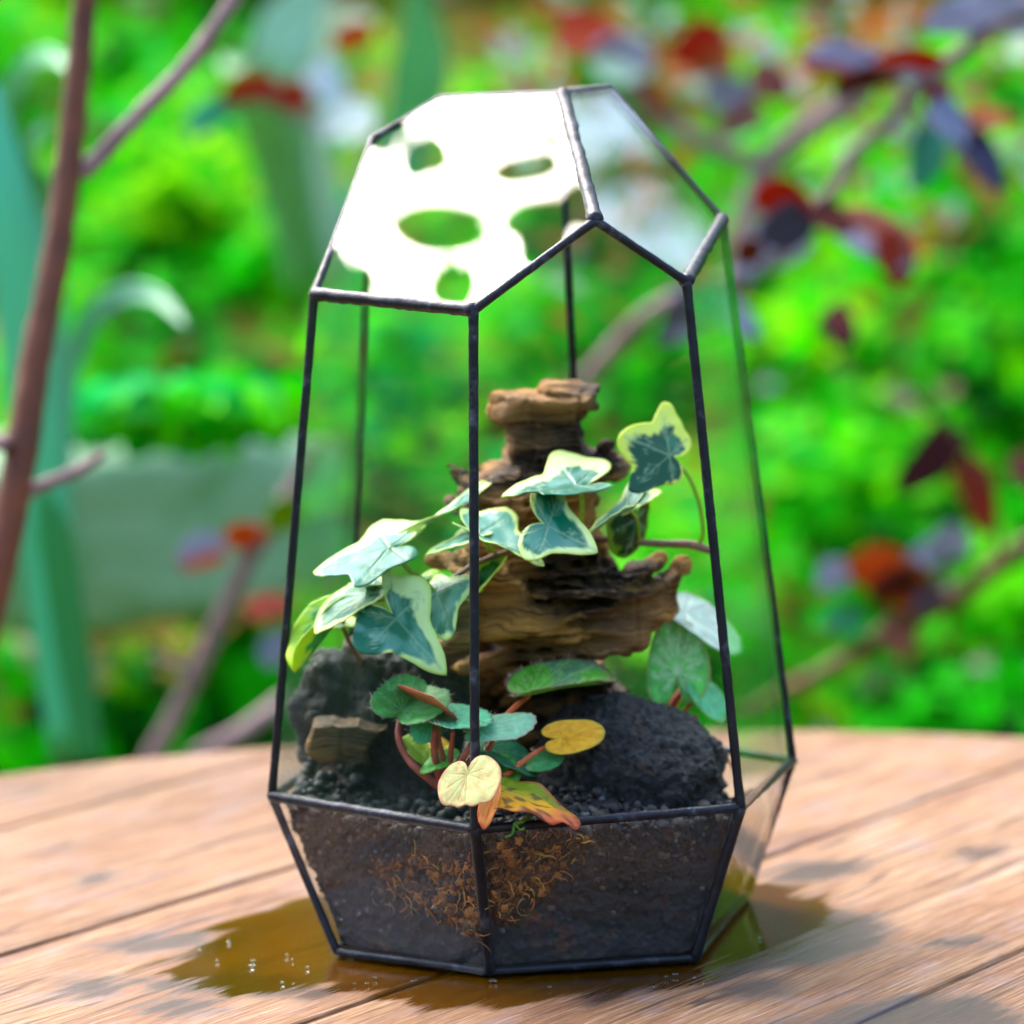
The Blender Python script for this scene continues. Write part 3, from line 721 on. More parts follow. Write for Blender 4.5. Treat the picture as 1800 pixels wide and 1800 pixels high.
def vein_field(u, v, segs):
    best = np.zeros(len(u))
    for x0, y0, x1, y1, wd in segs:
        ex, ey = x1 - x0, y1 - y0; L2 = ex * ex + ey * ey
        t = np.clip(((u - x0) * ex + (v - y0) * ey) / L2, 0, 1)
        d = np.hypot(u - x0 - t * ex, v - y0 - t * ey); best = np.maximum(best, np.clip(1.25 - d / (wd * (1.15 - .6 * t)), 0, 1))
    return best
def nfield(u, v, s, o): return np.array([noise.noise(Vector((a * s + o, b_ * s - o, o * 1.7))) for a, b_ in zip(u, v)])
CREAM, DGREEN, GGREEN, YG = lin(226, 242, 170), lin(10, 116, 82), lin(92, 160, 140), lin(196, 226, 20)
def col_ivy(u, v, rn, seed, p):
    n1 = nfield(u, v, 7, seed); n2 = nfield(u, v, 3, seed + 9); n3 = nfield(u, v, 16, seed + 4)
    e = rn + .16 * n1 + .06 * n3 + p.get('side', 0) * v + p.get('tipb', 0) * u
    k = sstep(p.get('thr', .76) - .03, p.get('thr', .76) + .03, e)[:, None]
    pal = p.get('pal', (CREAM, DGREEN, GGREEN, YG))
    g = sstep(-.12, .22, n2 + .35 * n1 + p.get('grey', 0))[:, None]
    g = pal[1] * (1 - g) + pal[2] * g
    cr = pal[0] * (1 - .5 * sstep(.86, 1, rn)[:, None]) + pal[3] * .5 * sstep(.86, 1, rn)[:, None]
    c = g * (1 - k) + cr * k
    vf = vein_field(u, v, vein_segs('ivy', 3))[:, None] * .6
    return c * (1 - vf) + (lin(170, 205, 165) * .9) * vf
def col_beg(u, v, rn, seed, p):
    base, vein, edge = p['pal']; n1 = nfield(u, v, 5, seed); n2 = nfield(u, v, 14, seed)
    c = base[None] * 1.6 * (1 + .35 * n1 + .25 * n2)[:, None]
    if 'pal2' in p:
        k = sstep(-.15, .2, nfield(u, v, 2.2, seed + 3) + p.get('tipb', 0) * (u - .4))[:, None]; c = c * (1 - k) + p['pal2'] * (1 + .2 * n2)[:, None] * k
    ek = sstep(.9, 1, rn + .05 * n1)[:, None] * .7; c = c * (1 - ek) + edge * ek
    vf = vein_field(u, v, vein_segs('b', seed))[:, None] * p.get('vs', .7); c = c * (1 - vf) + vein * vf
    if p.get('spot'):
        s = (nfield(u, v, 20, seed + 30) > .42)[:, None]; c = np.where(s, c * .25, c)
    return np.clip(c, 0.002, 1)
def leaf(parent, A, Tp, Sd, shape='ivy', S2=None, colf=None, mat='ivy', **kw):
    return _leaf(parent, A, Tp, Sd, shape, colf or col_ivy, mat, S2=S2, **kw)
def _leaf(parent, A, Tp, Sd, shape='ivy', colf=col_ivy, mat='ivy', seed=1, fold=.12, droop=.12, cup=0, wave=.05, p=None, name='leaf', K=112, Rn=18, frill=0, th=.0003, S2=None):
    p = p or {}
    fo, (su, sv) = SH[shape]
    U = Tp - A; Vv = (Sd - A - su * U) / sv
    Nn = unit(np.cross(U, Vv)); Vn = Vv
    if S2 is not None: Vn = -(np.asarray(S2) - A - su * U) / sv
    if Nn @ V3(-.05, -.6, .8) < 0: Nn = -Nn
    if shape.startswith('ivy'): Vv, Vn = Vv * .93, Vn * .93
    L = np.linalg.norm(U)
    an = np.linspace(-180, 180, K, endpoint=False); ro = fo(an)
    rs = random.Random(seed); ph = rs.uniform(0, 9)
    asym = 1 + .09 * np.sin(np.radians(an) + ph) + .05 * np.sin(np.radians(an) * 3 + ph * 2)
    ro = ro * asym
    if frill: ro = ro * (1 + frill * np.sin(np.radians(an) * 31 + ph))
    jj = (np.arange(1, Rn + 1) / Rn)
    rn = np.concatenate([[0], np.repeat(jj, K)]); aa = np.concatenate([[0], np.tile(np.radians(an), Rn)])
    rr = np.concatenate([[0], (jj[:, None] * ro[None]).ravel()])
    u, v = rr * np.cos(aa), rr * np.sin(aa)
    wv = nfield(u, v, 2.1, seed * 1.3) * wave + .4 * wave * nfield(u, v, 5, seed)
    wz = fold * np.abs(v) - droop * u * np.abs(u) + cup * (u * u + v * v) + wv * rn
    wz -= .012 * vein_field(u, v, [s for s in vein_segs('ivy' if shape.startswith('ivy') else 'b', 3 if shape.startswith('ivy') else seed) if s[4] > .015])
    X = A[None] + u[:, None] * U + np.where(v[:, None] > 0, v[:, None] * Vv, v[:, None] * Vn) + wz[:, None] * Nn * L
    col = colf(u, v, rn, seed, p)
    fs = [(0, 1 + k, 1 + (k + 1) % K) for k in range(K)]
    for j in range(Rn - 1):
        b0, b1 = 1 + j * K, 1 + (j + 1) * K
        fs += [(b0 + k, b1 + k, b1 + (k + 1) % K, b0 + (k + 1) % K) for k in range(K)]
    o = mesh_obj(name, X, fs, M[mat], parent, col=col)
    if th:
        md = o.modifiers.new('t', 'SOLIDIFY'); md.thickness = th; md.offset = 0
    return o, X[-K:], Nn
def hairs(lf, rim, Nn, cnt, L, seed, sel=None):
    rs = random.Random(seed); vs, fs = [], []
    c = rim.mean(0); K = len(rim)
    for _ in range(cnt):
        p = rim[rs.randrange(K)]
        d = unit(unit(p - c) * .7 + Nn * rs.uniform(.3, 1) + V3(rs.gauss(0, .25), rs.gauss(0, .25), rs.gauss(.15, .25)))
        l = L * rs.uniform(.5, 1.2); o0 = len(vs)
        v, f = tube_data([p, p + d * l * .5, p + d * l + V3(0, 0, -.1 * l)], [.00009, .00007, .00003], 4); vs += v; fs += [tuple(np.array(q) + o0) for q in f]
    o = mesh_obj('leaf_hair', vs, fs, M['hair'], lf); o['kind'] = 'stuff'; return o
def P3(x): return at(*x)

# ---- variegated ivy
ivy = empty('variegated_ivy', at(1000, 980, .0), 'trailing variegated ivy with cream-edged grey-green leaves winding round the driftwood', 'ivy plant')
IV = [ # attach, tip, side lobe, params
 ((697, 1087, -.040), (782, 1181, -.050), (632, 1150, -.046), dict(S2=(752, 1034, -.036), seed=3, p=dict(thr=.72, side=-.6), fold=.05, droop=.05)),
 ((768, 1044, -.030), (846, 1004, -.030), (796, 1120, -.042), dict(S2=(776, 1008, -.020), seed=5, p=dict(thr=.78, side=-.2), fold=.08, droop=.1)),
 ((684, 962, -.028), (549, 992, -.034), (622, 1042, -.050), dict(S2=(658, 924, -.010), seed=7, p=dict(thr=.84, side=.95 * -1, grey=.2), fold=.06, droop=.12)),
 ((800, 893, -.012), (722, 926, -.022), (842, 860, .004), dict(seed=9, p=dict(thr=.66, grey=.3), fold=.2, droop=.1)),
 ((650, 1042, -.030), (545, 1104, -.036), (584, 1046, -.014), dict(S2=(618, 1088, -.044), seed=11, shape='ovate', p=dict(thr=.80, grey=-.05), fold=.1, droop=.1)),
 ((608, 1074, -.022), (516, 1177, -.026), (550, 1116, -.016), dict(S2=(572, 1132, -.026), seed=13, shape='ovate', p=dict(thr=.66, pal=(lin(175, 220, 40), lin(20, 150, 70), lin(40, 170, 90), YG)), fold=.5, droop=.05)),
 ((842, 938, -.028), (957, 986, -.040), (908, 908, -.010), dict(S2=(880, 972, -.040), seed=15, p=dict(thr=.88, grey=.4), fold=.1, droop=.08)),
 ((842, 940, -.027), (746, 966, -.036), (800, 938, -.012), dict(S2=(802, 966, -.038), seed=16, shape='ivy3', p=dict(thr=.72, grey=.4), fold=.1, droop=.1)),
 ((1012, 853, -.022), (870, 864, -.034), (966, 796, .000), dict(S2=(956, 884, -.038), seed=17, p=dict(thr=.80, side=.75, grey=-.2), fold=.08, droop=.08)),
 ((963, 925, -.032), (1054, 968, -.040), (984, 862, -.022), dict(S2=(938, 994, -.042), seed=19, shape='ivy3', p=dict(thr=.82, grey=.1), fold=.06, droop=.06)),
 ((1106, 894, -.016), (1034, 930, -.028), (1106, 857, .004), dict(S2=(1078, 908, -.026), seed=21, shape='ivy3', p=dict(thr=.82, grey=.35), fold=.08, droop=.08)),
 ((1106, 894, -.014), (1162, 862, -.004), (1128, 864, .010), dict(S2=(1136, 888, -.012), seed=22, shape='ovate', p=dict(thr=.66, grey=.4), fold=.1, droop=.05)),
 ((1177, 800, -.006), (1094, 764, -.012), (1164, 708, .004), dict(S2=(1108, 862, -.016), seed=23, p=dict(thr=.76, side=.42, grey=-.5, pal=(lin(226, 240, 110), lin(10, 88, 58), lin(50, 125, 92), lin(215, 230, 20))), fold=.06, droop=.06)),
 ((1118, 912, .004), (1112, 980, .000), (1148, 940, .010), dict(seed=25, shape='round', p=dict(thr=.86, pal=(lin(100, 150, 20), lin(12, 60, 14), lin(24, 90, 20), lin(150, 180, 30))), fold=-.2, droop=.3)),
 ((838, 1040, -.018), (894, 969, -.014), (852, 996, -.014), dict(S2=(876, 1010, -.024), seed=27, shape='ovate', p=dict(thr=.76, pal=(lin(180, 215, 50), lin(15, 95, 35), lin(60, 140, 50), YG)), fold=.2, droop=.05)),
 ((738, 1030, -.020), (778, 999, -.012), (754, 1008, -.012), dict(seed=29, shape='ovate', p=dict(thr=.6, pal=(lin(170, 215, 50), lin(30, 130, 60), lin(60, 150, 80), YG)), fold=.2, droop=.1)),
 ((652, 1028, -.022), (720, 1018, -.010), (684, 1016, -.004), dict(seed=31, shape='ovate', p=dict(thr=.55, grey=.2), fold=.1, droop=.1)),
 ((590, 1100, -.016), (640, 1092, -.014), (612, 1086, -.006), dict(seed=33, shape='ovate', p=dict(thr=.45), fold=.2, droop=.1)),
]
for a, t, s, kw in IV:
    if 'S2' in kw: kw['S2'] = P3(kw['S2'])
    leaf(ivy, P3(a), P3(t), P3(s), **kw)
tube('vine_stem', [at(1265, 972, .004), at(1243, 966, .004), at(1215, 957, .004), at(1150, 955, .006), at(1050, 947, .004), at(985, 950, -.008), at(900, 968, -.014), at(840, 990, -.016), at(770, 1030, -.018), at(700, 1050, -.018), at(630, 1060, -.016), at(604, 1090, -.016), at(612, 1125, -.012), at(640, 1180, 0), at(655, 1290, .004)],
     [.0011, .0011, .0012, .0010, .0009, .0008, .0008, .0008, .0007, .0007, .0006, .0006, .0006, .0008, .001], M['vine'], ivy, 8, 90, .2)
PET = [[(1177, 800, -.005), (1205, 830, -.004), (1228, 880, -.002), (1236, 935, .002), (1226, 962, .004)],
       [(697, 1087, -.040), (684, 1060, -.036), (668, 1035, -.028), (690, 1045, -.020)], [(768, 1044, -.030), (735, 1010, -.026), (702, 986, -.028), (684, 962, -.028)],
       [(735, 1022, -.022), (706, 990, -.026), (684, 962, -.028)], [(800, 893, -.012), (830, 915, -.016), (860, 968, -.016)], [(842, 940, -.028), (855, 955, -.02), (872, 972, -.014)],
       [(963, 925, -.030), (935, 932, -.026), (920, 958, -.014)], [(1012, 853, -.022), (1024, 880, -.012), (1020, 945, 0)], [(1106, 896, -.016), (1118, 910, -.002), (1124, 952, .006)],
       [(648, 1048, -.026), (665, 1052, -.02), (690, 1050, -.018)], [(606, 1074, -.022), (620, 1066, -.018), (640, 1058, -.016)], [(846, 1040, -.018), (830, 1010, -.018), (840, 990, -.016)],
       [(1118, 912, .004), (1112, 900, 0), (1106, 896, -.012)], [(668, 1045, -.02), (700, 1040, -.02), (740, 1030, -.02)]]
for q in PET: tube('petiole', [P3((x[0], x[1], x[2] + (.0014 if j_ == 0 else 0))) for j_, x in enumerate(q)], .00058, M['petiole_green'], ivy, 7, 20)

# ---- front begonia
G1, VN, PK = lin(70, 140, 70), lin(170, 210, 160), lin(170, 120, 110)
bg = empty('begonia_plant', at(790, 1370, -.045), 'low begonia with hairy green leaves on red stalks at the front of the terrarium', 'begonia')
BG = [
 ((708, 1250, -.040), (756, 1200, -.028), (676, 1196, -.034), 'round', dict(S2=(784, 1236, -.046), seed=41, p=dict(pal=(lin(76, 150, 72), lin(165, 215, 160), lin(110, 150, 100))), fold=.22, droop=.1, frill=.02), 60),
 ((780, 1254, -.046), (706, 1206, -.040), (748, 1224, -.058), 'ovate', dict(seed=43, p=dict(pal=(lin(176, 104, 70), lin(190, 120, 85), lin(170, 95, 70)), vs=.3), fold=.05, droop=.05), 20),
 ((776, 1264, -.050), (866, 1264, -.050), (815, 1282, -.062), 'ovate', dict(seed=45, p=dict(pal=(lin(78, 168, 120), lin(165, 222, 185), lin(120, 180, 140))), fold=.1, droop=.05, frill=.03), 50),
 ((762, 1266, -.042), (735, 1300, -.046), (772, 1296, -.046), 'round', dict(seed=46, p=dict(pal=(lin(60, 160, 115), lin(150, 215, 170), lin(110, 170, 120))), fold=.1, droop=.1, frill=.03), 40),
 ((842, 1282, -.050), (942, 1258, -.044), (896, 1306, -.058), 'ovate', dict(S2=(886, 1262, -.040), seed=47, p=dict(pal=(lin(112, 165, 132), lin(150, 195, 160), lin(190, 160, 140)), vs=.4), fold=.1, droop=.02, frill=.015), 0),
 ((848, 1312, -.040), (940, 1336, -.044), (900, 1304, -.030), 'ovate', dict(seed=49, p=dict(pal=(lin(30, 92, 62), lin(90, 165, 120), lin(60, 110, 60))), fold=.1, droop=.25), 0),
 ((745, 1332, -.040), (712, 1292, -.034), (740, 1302, -.030), 'ovate', dict(seed=51, p=dict(pal=(lin(120, 165, 30), lin(170, 200, 70), lin(160, 150, 40))), fold=.1, droop=.1), 0),
 ((752, 1330, -.036), (800, 1316, -.030), (768, 1300, -.026), 'ovate', dict(seed=52, p=dict(pal=(lin(190, 160, 40), lin(210, 190, 90), lin(170, 120, 40))), fold=.1, droop=.1), 0),
 ((822, 1362, -.072), (816, 1436, -.079), (878, 1374, -.0745), 'kidney', dict(S2=(767, 1392, -.074), seed=53, p=dict(pal=(lin(226, 198, 128), lin(236, 226, 150), lin(226, 140, 120)), vs=.6), fold=.08, droop=.03), 0),
 ((932, 1220, -.030), (1062, 1188, -.022), (984, 1174, -.010), 'ovate', dict(S2=(1004, 1216, -.034), seed=55, p=dict(pal=(lin(74, 150, 40), lin(165, 215, 120), lin(140, 110, 70)), pal2=lin(95, 150, 105), tipb=.5), fold=.22, droop=.08, wave=.04), 170),
 ((988, 1298, -.038), (1058, 1291, -.036), (1020, 1268, -.034), 'round', dict(S2=(1022, 1324, -.042), seed=57, p=dict(pal=(lin(206, 150, 22), lin(196, 140, 30), lin(190, 190, 60)), vs=.25), fold=.04, droop=.06), 0),
 ((936, 1342, -.042), (988, 1330, -.040), (960, 1356, -.046), 'ovate', dict(seed=59, p=dict(pal=(lin(44, 130, 70), lin(110, 180, 120), lin(80, 140, 70))), fold=.1, droop=.1), 0),
 ((790, 1338, -.046), (734, 1352, -.050), (760, 1362, -.054), 'ovate', dict(seed=61, p=dict(pal=(lin(60, 160, 40), lin(150, 210, 110), lin(120, 160, 50))), fold=.2, droop=.15), 0),
 ((880, 1342, -.046), (912, 1372, -.05), (912, 1344, -.046), 'ovate', dict(seed=63, p=dict(pal=(lin(60, 140, 40), lin(140, 200, 90), lin(90, 150, 50))), fold=.2, droop=.1), 0),
]
for a, t, s, sh, kw, hc in BG:
    if 'S2' in kw: kw['S2'] = P3(kw['S2'])
    o, rim, Nn = leaf(bg, P3(a), P3(t), P3(s), sh, colf=col_beg, mat='begonia', K=128, **kw)
    if hc: hairs(o, rim, Nn, hc, .0014, kw['seed'])
for q, r, mt in (([(706, 1250, -.040), (700, 1290, -.042), (712, 1325, -.044), (735, 1352, -.046), (775, 1385, -.045)], .0011, 'petiole_red'),
              ([(770, 1254, -.046), (764, 1290, -.048), (764, 1325, -.047), (776, 1380, -.045)], .00105, 'petiole_red'),
              ([(770, 1262, -.048), (772, 1300, -.047), (778, 1330, -.046), (784, 1380, -.045)], .0007, 'petiole_red'),
              ([(796, 1282, -.052), (793, 1320, -.049), (788, 1380, -.045)], .0008, 'petiole_red'),
              ([(842, 1282, -.050), (822, 1320, -.05), (800, 1350, -.048), (788, 1384, -.045)], .0010, 'petiole_red'),
              ([(848, 1312, -.040), (826, 1335, -.044), (800, 1380, -.045)], .0009, 'petiole_red'),
              ([(822, 1362, -.072), (812, 1356, -.066), (800, 1366, -.056), (790, 1386, -.045)], .0009, 'petiole_orange'),
              ([(930, 1220, -.030), (902, 1246, -.034), (882, 1272, -.040), (850, 1330, -.045), (810, 1384, -.045)], .0009, 'petiole_orange'),
              ([(980, 1302, -.038), (946, 1320, -.041), (912, 1345, -.046), (888, 1362, -.05), (830, 1390, -.047)], .0008, 'petiole_orange'),
              ([(936, 1342, -.042), (910, 1362, -.046), (880, 1378, -.048)], .0006, 'petiole_orange')):
    tube('petiole', [P3((x[0], x[1] + (3 if j_ == 0 else 0), x[2] + (.0018 if j_ == 0 else 0))) for j_, x in enumerate(q)], np.linspace(r * .75, r * 1.15, len(q)), M[mt], bg, 8, 30, .15)

# ---- withered leaf hanging over the front rail
def col_dead(u, v, rn, seed, p):
    n1 = nfield(u, v, 4, seed); n2 = nfield(u, v, 11, seed)
    k = sstep(-.1, .5, v * 1.4 + .3 * n1)[:, None]; c = lin(235, 178, 20) * (1 - k) + lin(140, 165, 20) * k
    k = sstep(.45, 1.0, u + .3 * n1 - .5 * v)[:, None] * .8; c = c * (1 - k) + lin(230, 110, 60) * k
    k = sstep(.8, 1, rn + .12 * n2)[:, None] * .6; c = c * (1 - k) + lin(205, 70, 55) * k
    s = sstep(.22, .4, n2 + .2 * n1)[:, None]; return c * (1 - .75 * s) + lin(70, 40, 25) * .75 * s
o = bpy.data.objects
wl = empty('withered_leaf', at(930, 1400, -.066), 'withered yellow and orange leaf drooping over the front rail of the terrarium', 'dead leaf')
leaf(wl, at(862, 1386, -.062), at(1026, 1424, -.066), at(934, 1374, -.052), 'ovate', S2=at(945, 1436, -.0725), colf=col_dead, mat='begonia', seed=71, fold=.05, droop=.14, wave=.16, K=140, Rn=24, p=dict(spot=1), name='blade')
leaf(wl, at(868, 1390, -.066), at(850, 1452, -.0745), at(876, 1418, -.070), 'ovate', colf=col_beg, mat='begonia', seed=73, fold=.2, droop=.1, wave=.12, p=dict(pal=(lin(224, 140, 70), lin(230, 170, 90), lin(200, 80, 50)), vs=.3), name='torn_lobe')
tube('stalk', [at(866, 1392, -.060), at(845, 1385, -.056), at(815, 1388, -.05)], .0008, M['petiole_orange'], wl, 7, 12)
M['moss'] = plain('green_moss', lin(90, 150, 30), .6, c2=lin(50, 100, 20), csc=300)
ms = empty('moss_sprig', at(905, 1450, -.062), 'curly green moss sprig hanging under the withered leaf', 'moss')
for k, q in enumerate(([(935, 1432, -.062), (922, 1442, -.066), (905, 1450, -.067), (900, 1466, -.068), (888, 1472, -.069)], [(925, 1440, -.065), (928, 1430, -.063), (938, 1426, -.06)], [(906, 1448, -.067), (914, 1458, -.068), (922, 1456, -.069)])):
    tube('strand', [P3(x) for x in q], [.0004, .0005, .0006, .0005, .0003][:len(q)] if len(q) > 3 else .0003, M['moss'], ms, 6, 24, .6, k)

# ---- begonia behind the lava rock
b2 = empty('seedling_begonia', at(1175, 1260, .018), 'small begonia with silver-veined upright leaf behind the lava rock', 'begonia')
for a, t, s, sh, kw, hc in (
 ((1191, 1182, .012), (1196, 1080, .016), (1246, 1142, .012), 'round', dict(seed=81, p=dict(pal=(lin(96, 176, 84), lin(225, 245, 215), lin(190, 170, 110)), vs=.95), fold=.08, droop=.05), 40),
 ((1204, 1078, .024), (1314, 1142, .016), (1272, 1084, .032), 'ovate', dict(seed=83, p=dict(pal=(lin(150, 172, 160), lin(190, 205, 195), lin(160, 190, 130)), vs=.5), fold=.12, droop=.1), 30),
 ((1224, 1208, .012), (1274, 1262, .010), (1262, 1218, .018), 'ovate', dict(seed=85, p=dict(pal=(lin(70, 165, 110), lin(170, 215, 180), lin(180, 200, 90)), vs=.6), fold=.12, droop=.05), 0)):
    o, rim, Nn = leaf(b2, P3(a), P3(t), P3(s), sh, colf=col_beg, mat='begonia', K=140, Rn=26, **kw)
    if hc: hairs(o, rim, Nn, hc, .0012, kw['seed'])
for q, r, mt in (([(1191, 1184, .012), (1178, 1212, .014), (1164, 1236, .016), (1160, 1290, .018)], .001, 'petiole_red'),
              ([(1204, 1078, .024), (1212, 1150, .022), (1204, 1205, .016), (1184, 1240, .016), (1180, 1300, .018)], .0012, 'petiole_red'),
              ([(1224, 1208, .012), (1215, 1235, .014), (1196, 1262, .016), (1188, 1310, .018)], .0007, 'petiole_orange'),
              ([(1186, 1260, .014), (1206, 1266, .012), (1226, 1258, .012)], .0008, 'petiole_orange'),
              ([(1185, 1300, .018), (1215, 1290, .010), (1248, 1300, .006), (1274, 1325, .002), (1296, 1370, -.002), (1304, 1395, -.006)], .00035, 'petiole_red')):
    tube('petiole', [P3((x[0], x[1] + (3 if j_ == 0 else 0), x[2] + (.0018 if j_ == 0 else 0))) for j_, x in enumerate(q)], r, M[mt], b2, 8, 24, .15)

# ------------------------------------------------------------------ garden behind the table
def bank_z(x, y):
    z = np.interp(y, [-3, .3, .55, 1.0, 1.6, 2.4, 4.0, 7, 12], [-.7, -.7, -.42, -.15, .12, .45, 1.15, 2.2, 3.2])
    return z + .03 * noise.noise(Vector((x * 2.2, y * 2.2, 1))) + .012 * noise.noise(Vector((x * 9, y * 9, 4)))
def on_bank(px, py):
    v = ray(px, py); lo = 1.3
    for k in range(900):
        t = 1.3 + k * .005; P = CAM + v * t / v[1] * 1.0
        if P[2] < bank_z(P[0], P[1]): return P
    return CAM + v * 4
xs = np.concatenate([np.linspace(-8, -1.6, 14), np.linspace(-1.5, 1.5, 90), np.linspace(1.6, 8, 14)])
ys = np.concatenate([np.linspace(-3, .3, 10), np.linspace(.35, 3, 90), np.linspace(3.1, 12, 30)])
vs = [(x, y, bank_z(x, y)) for y in ys for x in xs]
ii = np.arange(len(vs)).reshape(len(ys), len(xs)); fs = np.stack([ii[:-1, :-1], ii[:-1, 1:], ii[1:, 1:], ii[1:, :-1]], -1).reshape(-1, 4)
m, n, b, out = newmat('garden_earth'); mp = mapping(n, (1, 1, 1)); t1 = noise_t(n, mp.outputs[0], 7, 5, .6); t2 = noise_t(n, mp.outputs[0], 40, 4)
c = ramp(n, t1.outputs[0], [(.32, lin(50, 110, 8)), (.48, lin(130, 118, 8)), (.62, lin(150, 104, 20)), (.75, lin(100, 130, 20))]).outputs[0]
n.links.new(mixc(n, .5, c, t2.outputs['Color'], 'OVERLAY'), b.inputs['Base Color']); b.inputs['Roughness'].default_value = .85
tag(mesh_obj('garden_bank', vs, fs, m), None, None, None, 'structure')

def quads_leaves(cent, nrm, dirs, L, Wd, cols):
    """many small pointed leaves (6 verts, bent along the midrib)"""
    s = unit_rows(np.cross(nrm, dirs)); n_ = len(cent); V_ = np.empty((n_, 6, 3))
    L = L[:, None]; Wd = Wd[:, None]
    V_[:, 0] = cent - dirs * L * .5; V_[:, 1] = cent - dirs * L * .12 + s * Wd * .5 + nrm * L * .08; V_[:, 2] = cent + dirs * L * .25 + s * Wd * .38 + nrm * L * .06
    V_[:, 3] = cent + dirs * L * .55 - nrm * L * .08; V_[:, 4] = cent + dirs * L * .25 - s * Wd * .38 + nrm * L * .06; V_[:, 5] = cent - dirs * L * .12 - s * Wd * .5 + nrm * L * .08
    base = np.arange(n_)[:, None] * 6
    F = np.concatenate([base + [0, 1, 2, 3], base + [0, 3, 4, 5]], 0)
    return V_.reshape(-1, 3), F, np.repeat(cols, 6, 0)
def unit_rows(a): return a / (np.linalg.norm(a, axis=1)[:, None] + 1e-9)
BY, BG_, TG, DG, LM = lin(170, 238, 0), lin(30, 200, 0), lin(30, 200, 100), lin(0, 92, 4), lin(112, 228, 0)
def clump(px, py, rx, ry, colsA, cnt, label, size=.02, lift=.0, depth=.12, Yoff=0.0, name='leafy_clump'):
    c = on_bank(px, py) if not isinstance(Yoff, tuple) else at(px, py, Yoff[0])
    k = (c[1] - CAM[1]) / FPX; RX, RZ = rx * k, ry * k
    d = unit_rows(rng.standard_normal((cnt, 3))); rad = rng.random(cnt) ** .45
    jit = np.array([.75 + .5 * noise.noise(Vector((p[0] * 2.2 + px, p[1] * 2.2, p[2] * 2.2))) for p in d])
    ctr = c + V3(0, -.03, 0) + d * (rad * jit)[:, None] * np.array([RX, depth, RZ])
    nrm = unit_rows(d * .6 + rng.standard_normal((cnt, 3)) * .5 + np.array([0, -.25, .9])); dr = unit_rows(np.cross(nrm, rng.standard_normal((cnt, 3))))
    L = size * rng.uniform(.7, 1.5, cnt); colsA = np.array(colsA)
    pick = np.array([np.clip(.5 + 1.1 * noise.noise(Vector(p * 14)) + .25 * random.gauss(0, 1), 0, .999) for p in ctr])
    cols = colsA[(pick * len(colsA)).astype(int)] * rng.uniform(.75, 1.2, (cnt, 1))
    v, f, cc = quads_leaves(ctr, nrm, dr, L, L * rng.uniform(.55, .8, cnt), np.clip(cols, 0, 1))
    return tag(mesh_obj(name, v, f, M['foliage'], col=cc), label, 'shrub', 'green clumps on the bank')
CL = [
 (330, 350, 200, 130, [LM, BY, BG_, BY], 900, 'bright lime clump beside the brown branch, level with the terrarium roof'),
 (500, 430, 130, 110, [BG_, LM, BG_], 500, 'green clump just left of the terrarium roof'),
 (60, 40, 150, 70, [BY, LM, BG_], 350, 'yellow-green clump in the top left corner'),
 (250, 120, 100, 110, [BG_, DG, BG_], 350, 'plain green clump in the fork of the brown branch'),
 (330, 715, 290, 62, [LM, BG_, TG], 700, 'bright green fringe growing over the pale stone edge'),
 (700, 720, 160, 210, [TG, BG_, TG, LM], 900, 'teal green clump seen through the left glass pane'),
 (930, 580, 130, 110, [LM, BG_, TG], 500, 'light green clump seen through the open front above the driftwood'),
 (1130, 640, 110, 100, [BG_, LM], 400, 'green clump seen between driftwood top and the front right bar'),
 (1440, 290, 190, 60, [BY, LM, BG_], 500, 'lime clump under the pale twig right of the roof'),
 (1440, 590, 150, 120, [LM, BG_, BY], 600, 'yellow-green clump right of the terrarium shoulder'),
 (1720, 640, 160, 170, [BG_, LM, DG, BG_], 700, 'tall green clump at the right edge of the picture'),
 (1480, 860, 190, 170, [LM, BG_, BG_], 900, 'large bright green clump halfway down the right side'),
 (1660, 1220, 260, 80, [BG_, BG_, DG], 600, 'deep green low clump along the right rear edge of the table'),
 (1180, 1080, 190, 220, [BG_, BG_, LM], 900, 'saturated green clump behind the silver-veined begonia'),
 (250, 1260, 380, 90, [DG, DG, BG_], 900, 'dark green low clump along the left rear edge of the table'),
 (470, 1180, 140, 110, [BG_, DG, BG_], 450, 'shady green clump left of the terrarium below the pale stone'),
 (1790, 470, 90, 150, [BG_, LM], 350, 'small green clump behind the purple twig at the right edge'),
 (1740, 1000, 120, 110, [LM, BG_], 350, 'green clump above the lower right twig'),
 (930, 960, 160, 200, [BG_, TG, DG], 700, 'green clump hidden mostly behind the driftwood'),
 (640, 560, 110, 120, [BG_, LM, TG], 350, 'green clump behind the left end of the eave bar'),
 (1700, 130, 120, 90, [LM, BG_], 350, 'green clump behind the twig in the top right corner'),
]
for px, py, rx, ry, cc, cnt, lb in CL: clump(px, py, rx, ry, cc, int(cnt * 1.1), lb, **(dict(Yoff=(.86,), depth=.04) if 'fringe' in lb else {}))
# carpet of small leaves on the lower bank
cnt = 24000
xy = np.stack([rng.uniform(-1.1, 1.3, cnt), .5 + 1.75 * rng.random(cnt) ** .9], 1)
keep = np.array([noise.noise(Vector((x * 4, y * 4, 3))) + .46 - .9 * max(0, y - 1.3) + (.35 if x < -.2 else 0) + random.gauss(0, .1) > 0 for x, y in xy]); xy = xy[keep]; cnt = len(xy)
ctr = np.array([(x, y, bank_z(x, y) + .05 * random.random() * (1 + noise.noise(Vector((x * 9, y * 9, 7))))) for x, y in xy])
nrm = unit_rows(rng.standard_normal((cnt, 3)) * .45 + np.array([0, -.5, .9])); dr = unit_rows(np.cross(nrm, rng.standard_normal((cnt, 3))))
pal = np.array([lin(0, 100, 0), lin(20, 170, 0), lin(50, 210, 0), lin(120, 230, 0), lin(50, 214, 80), lin(170, 225, 5)])
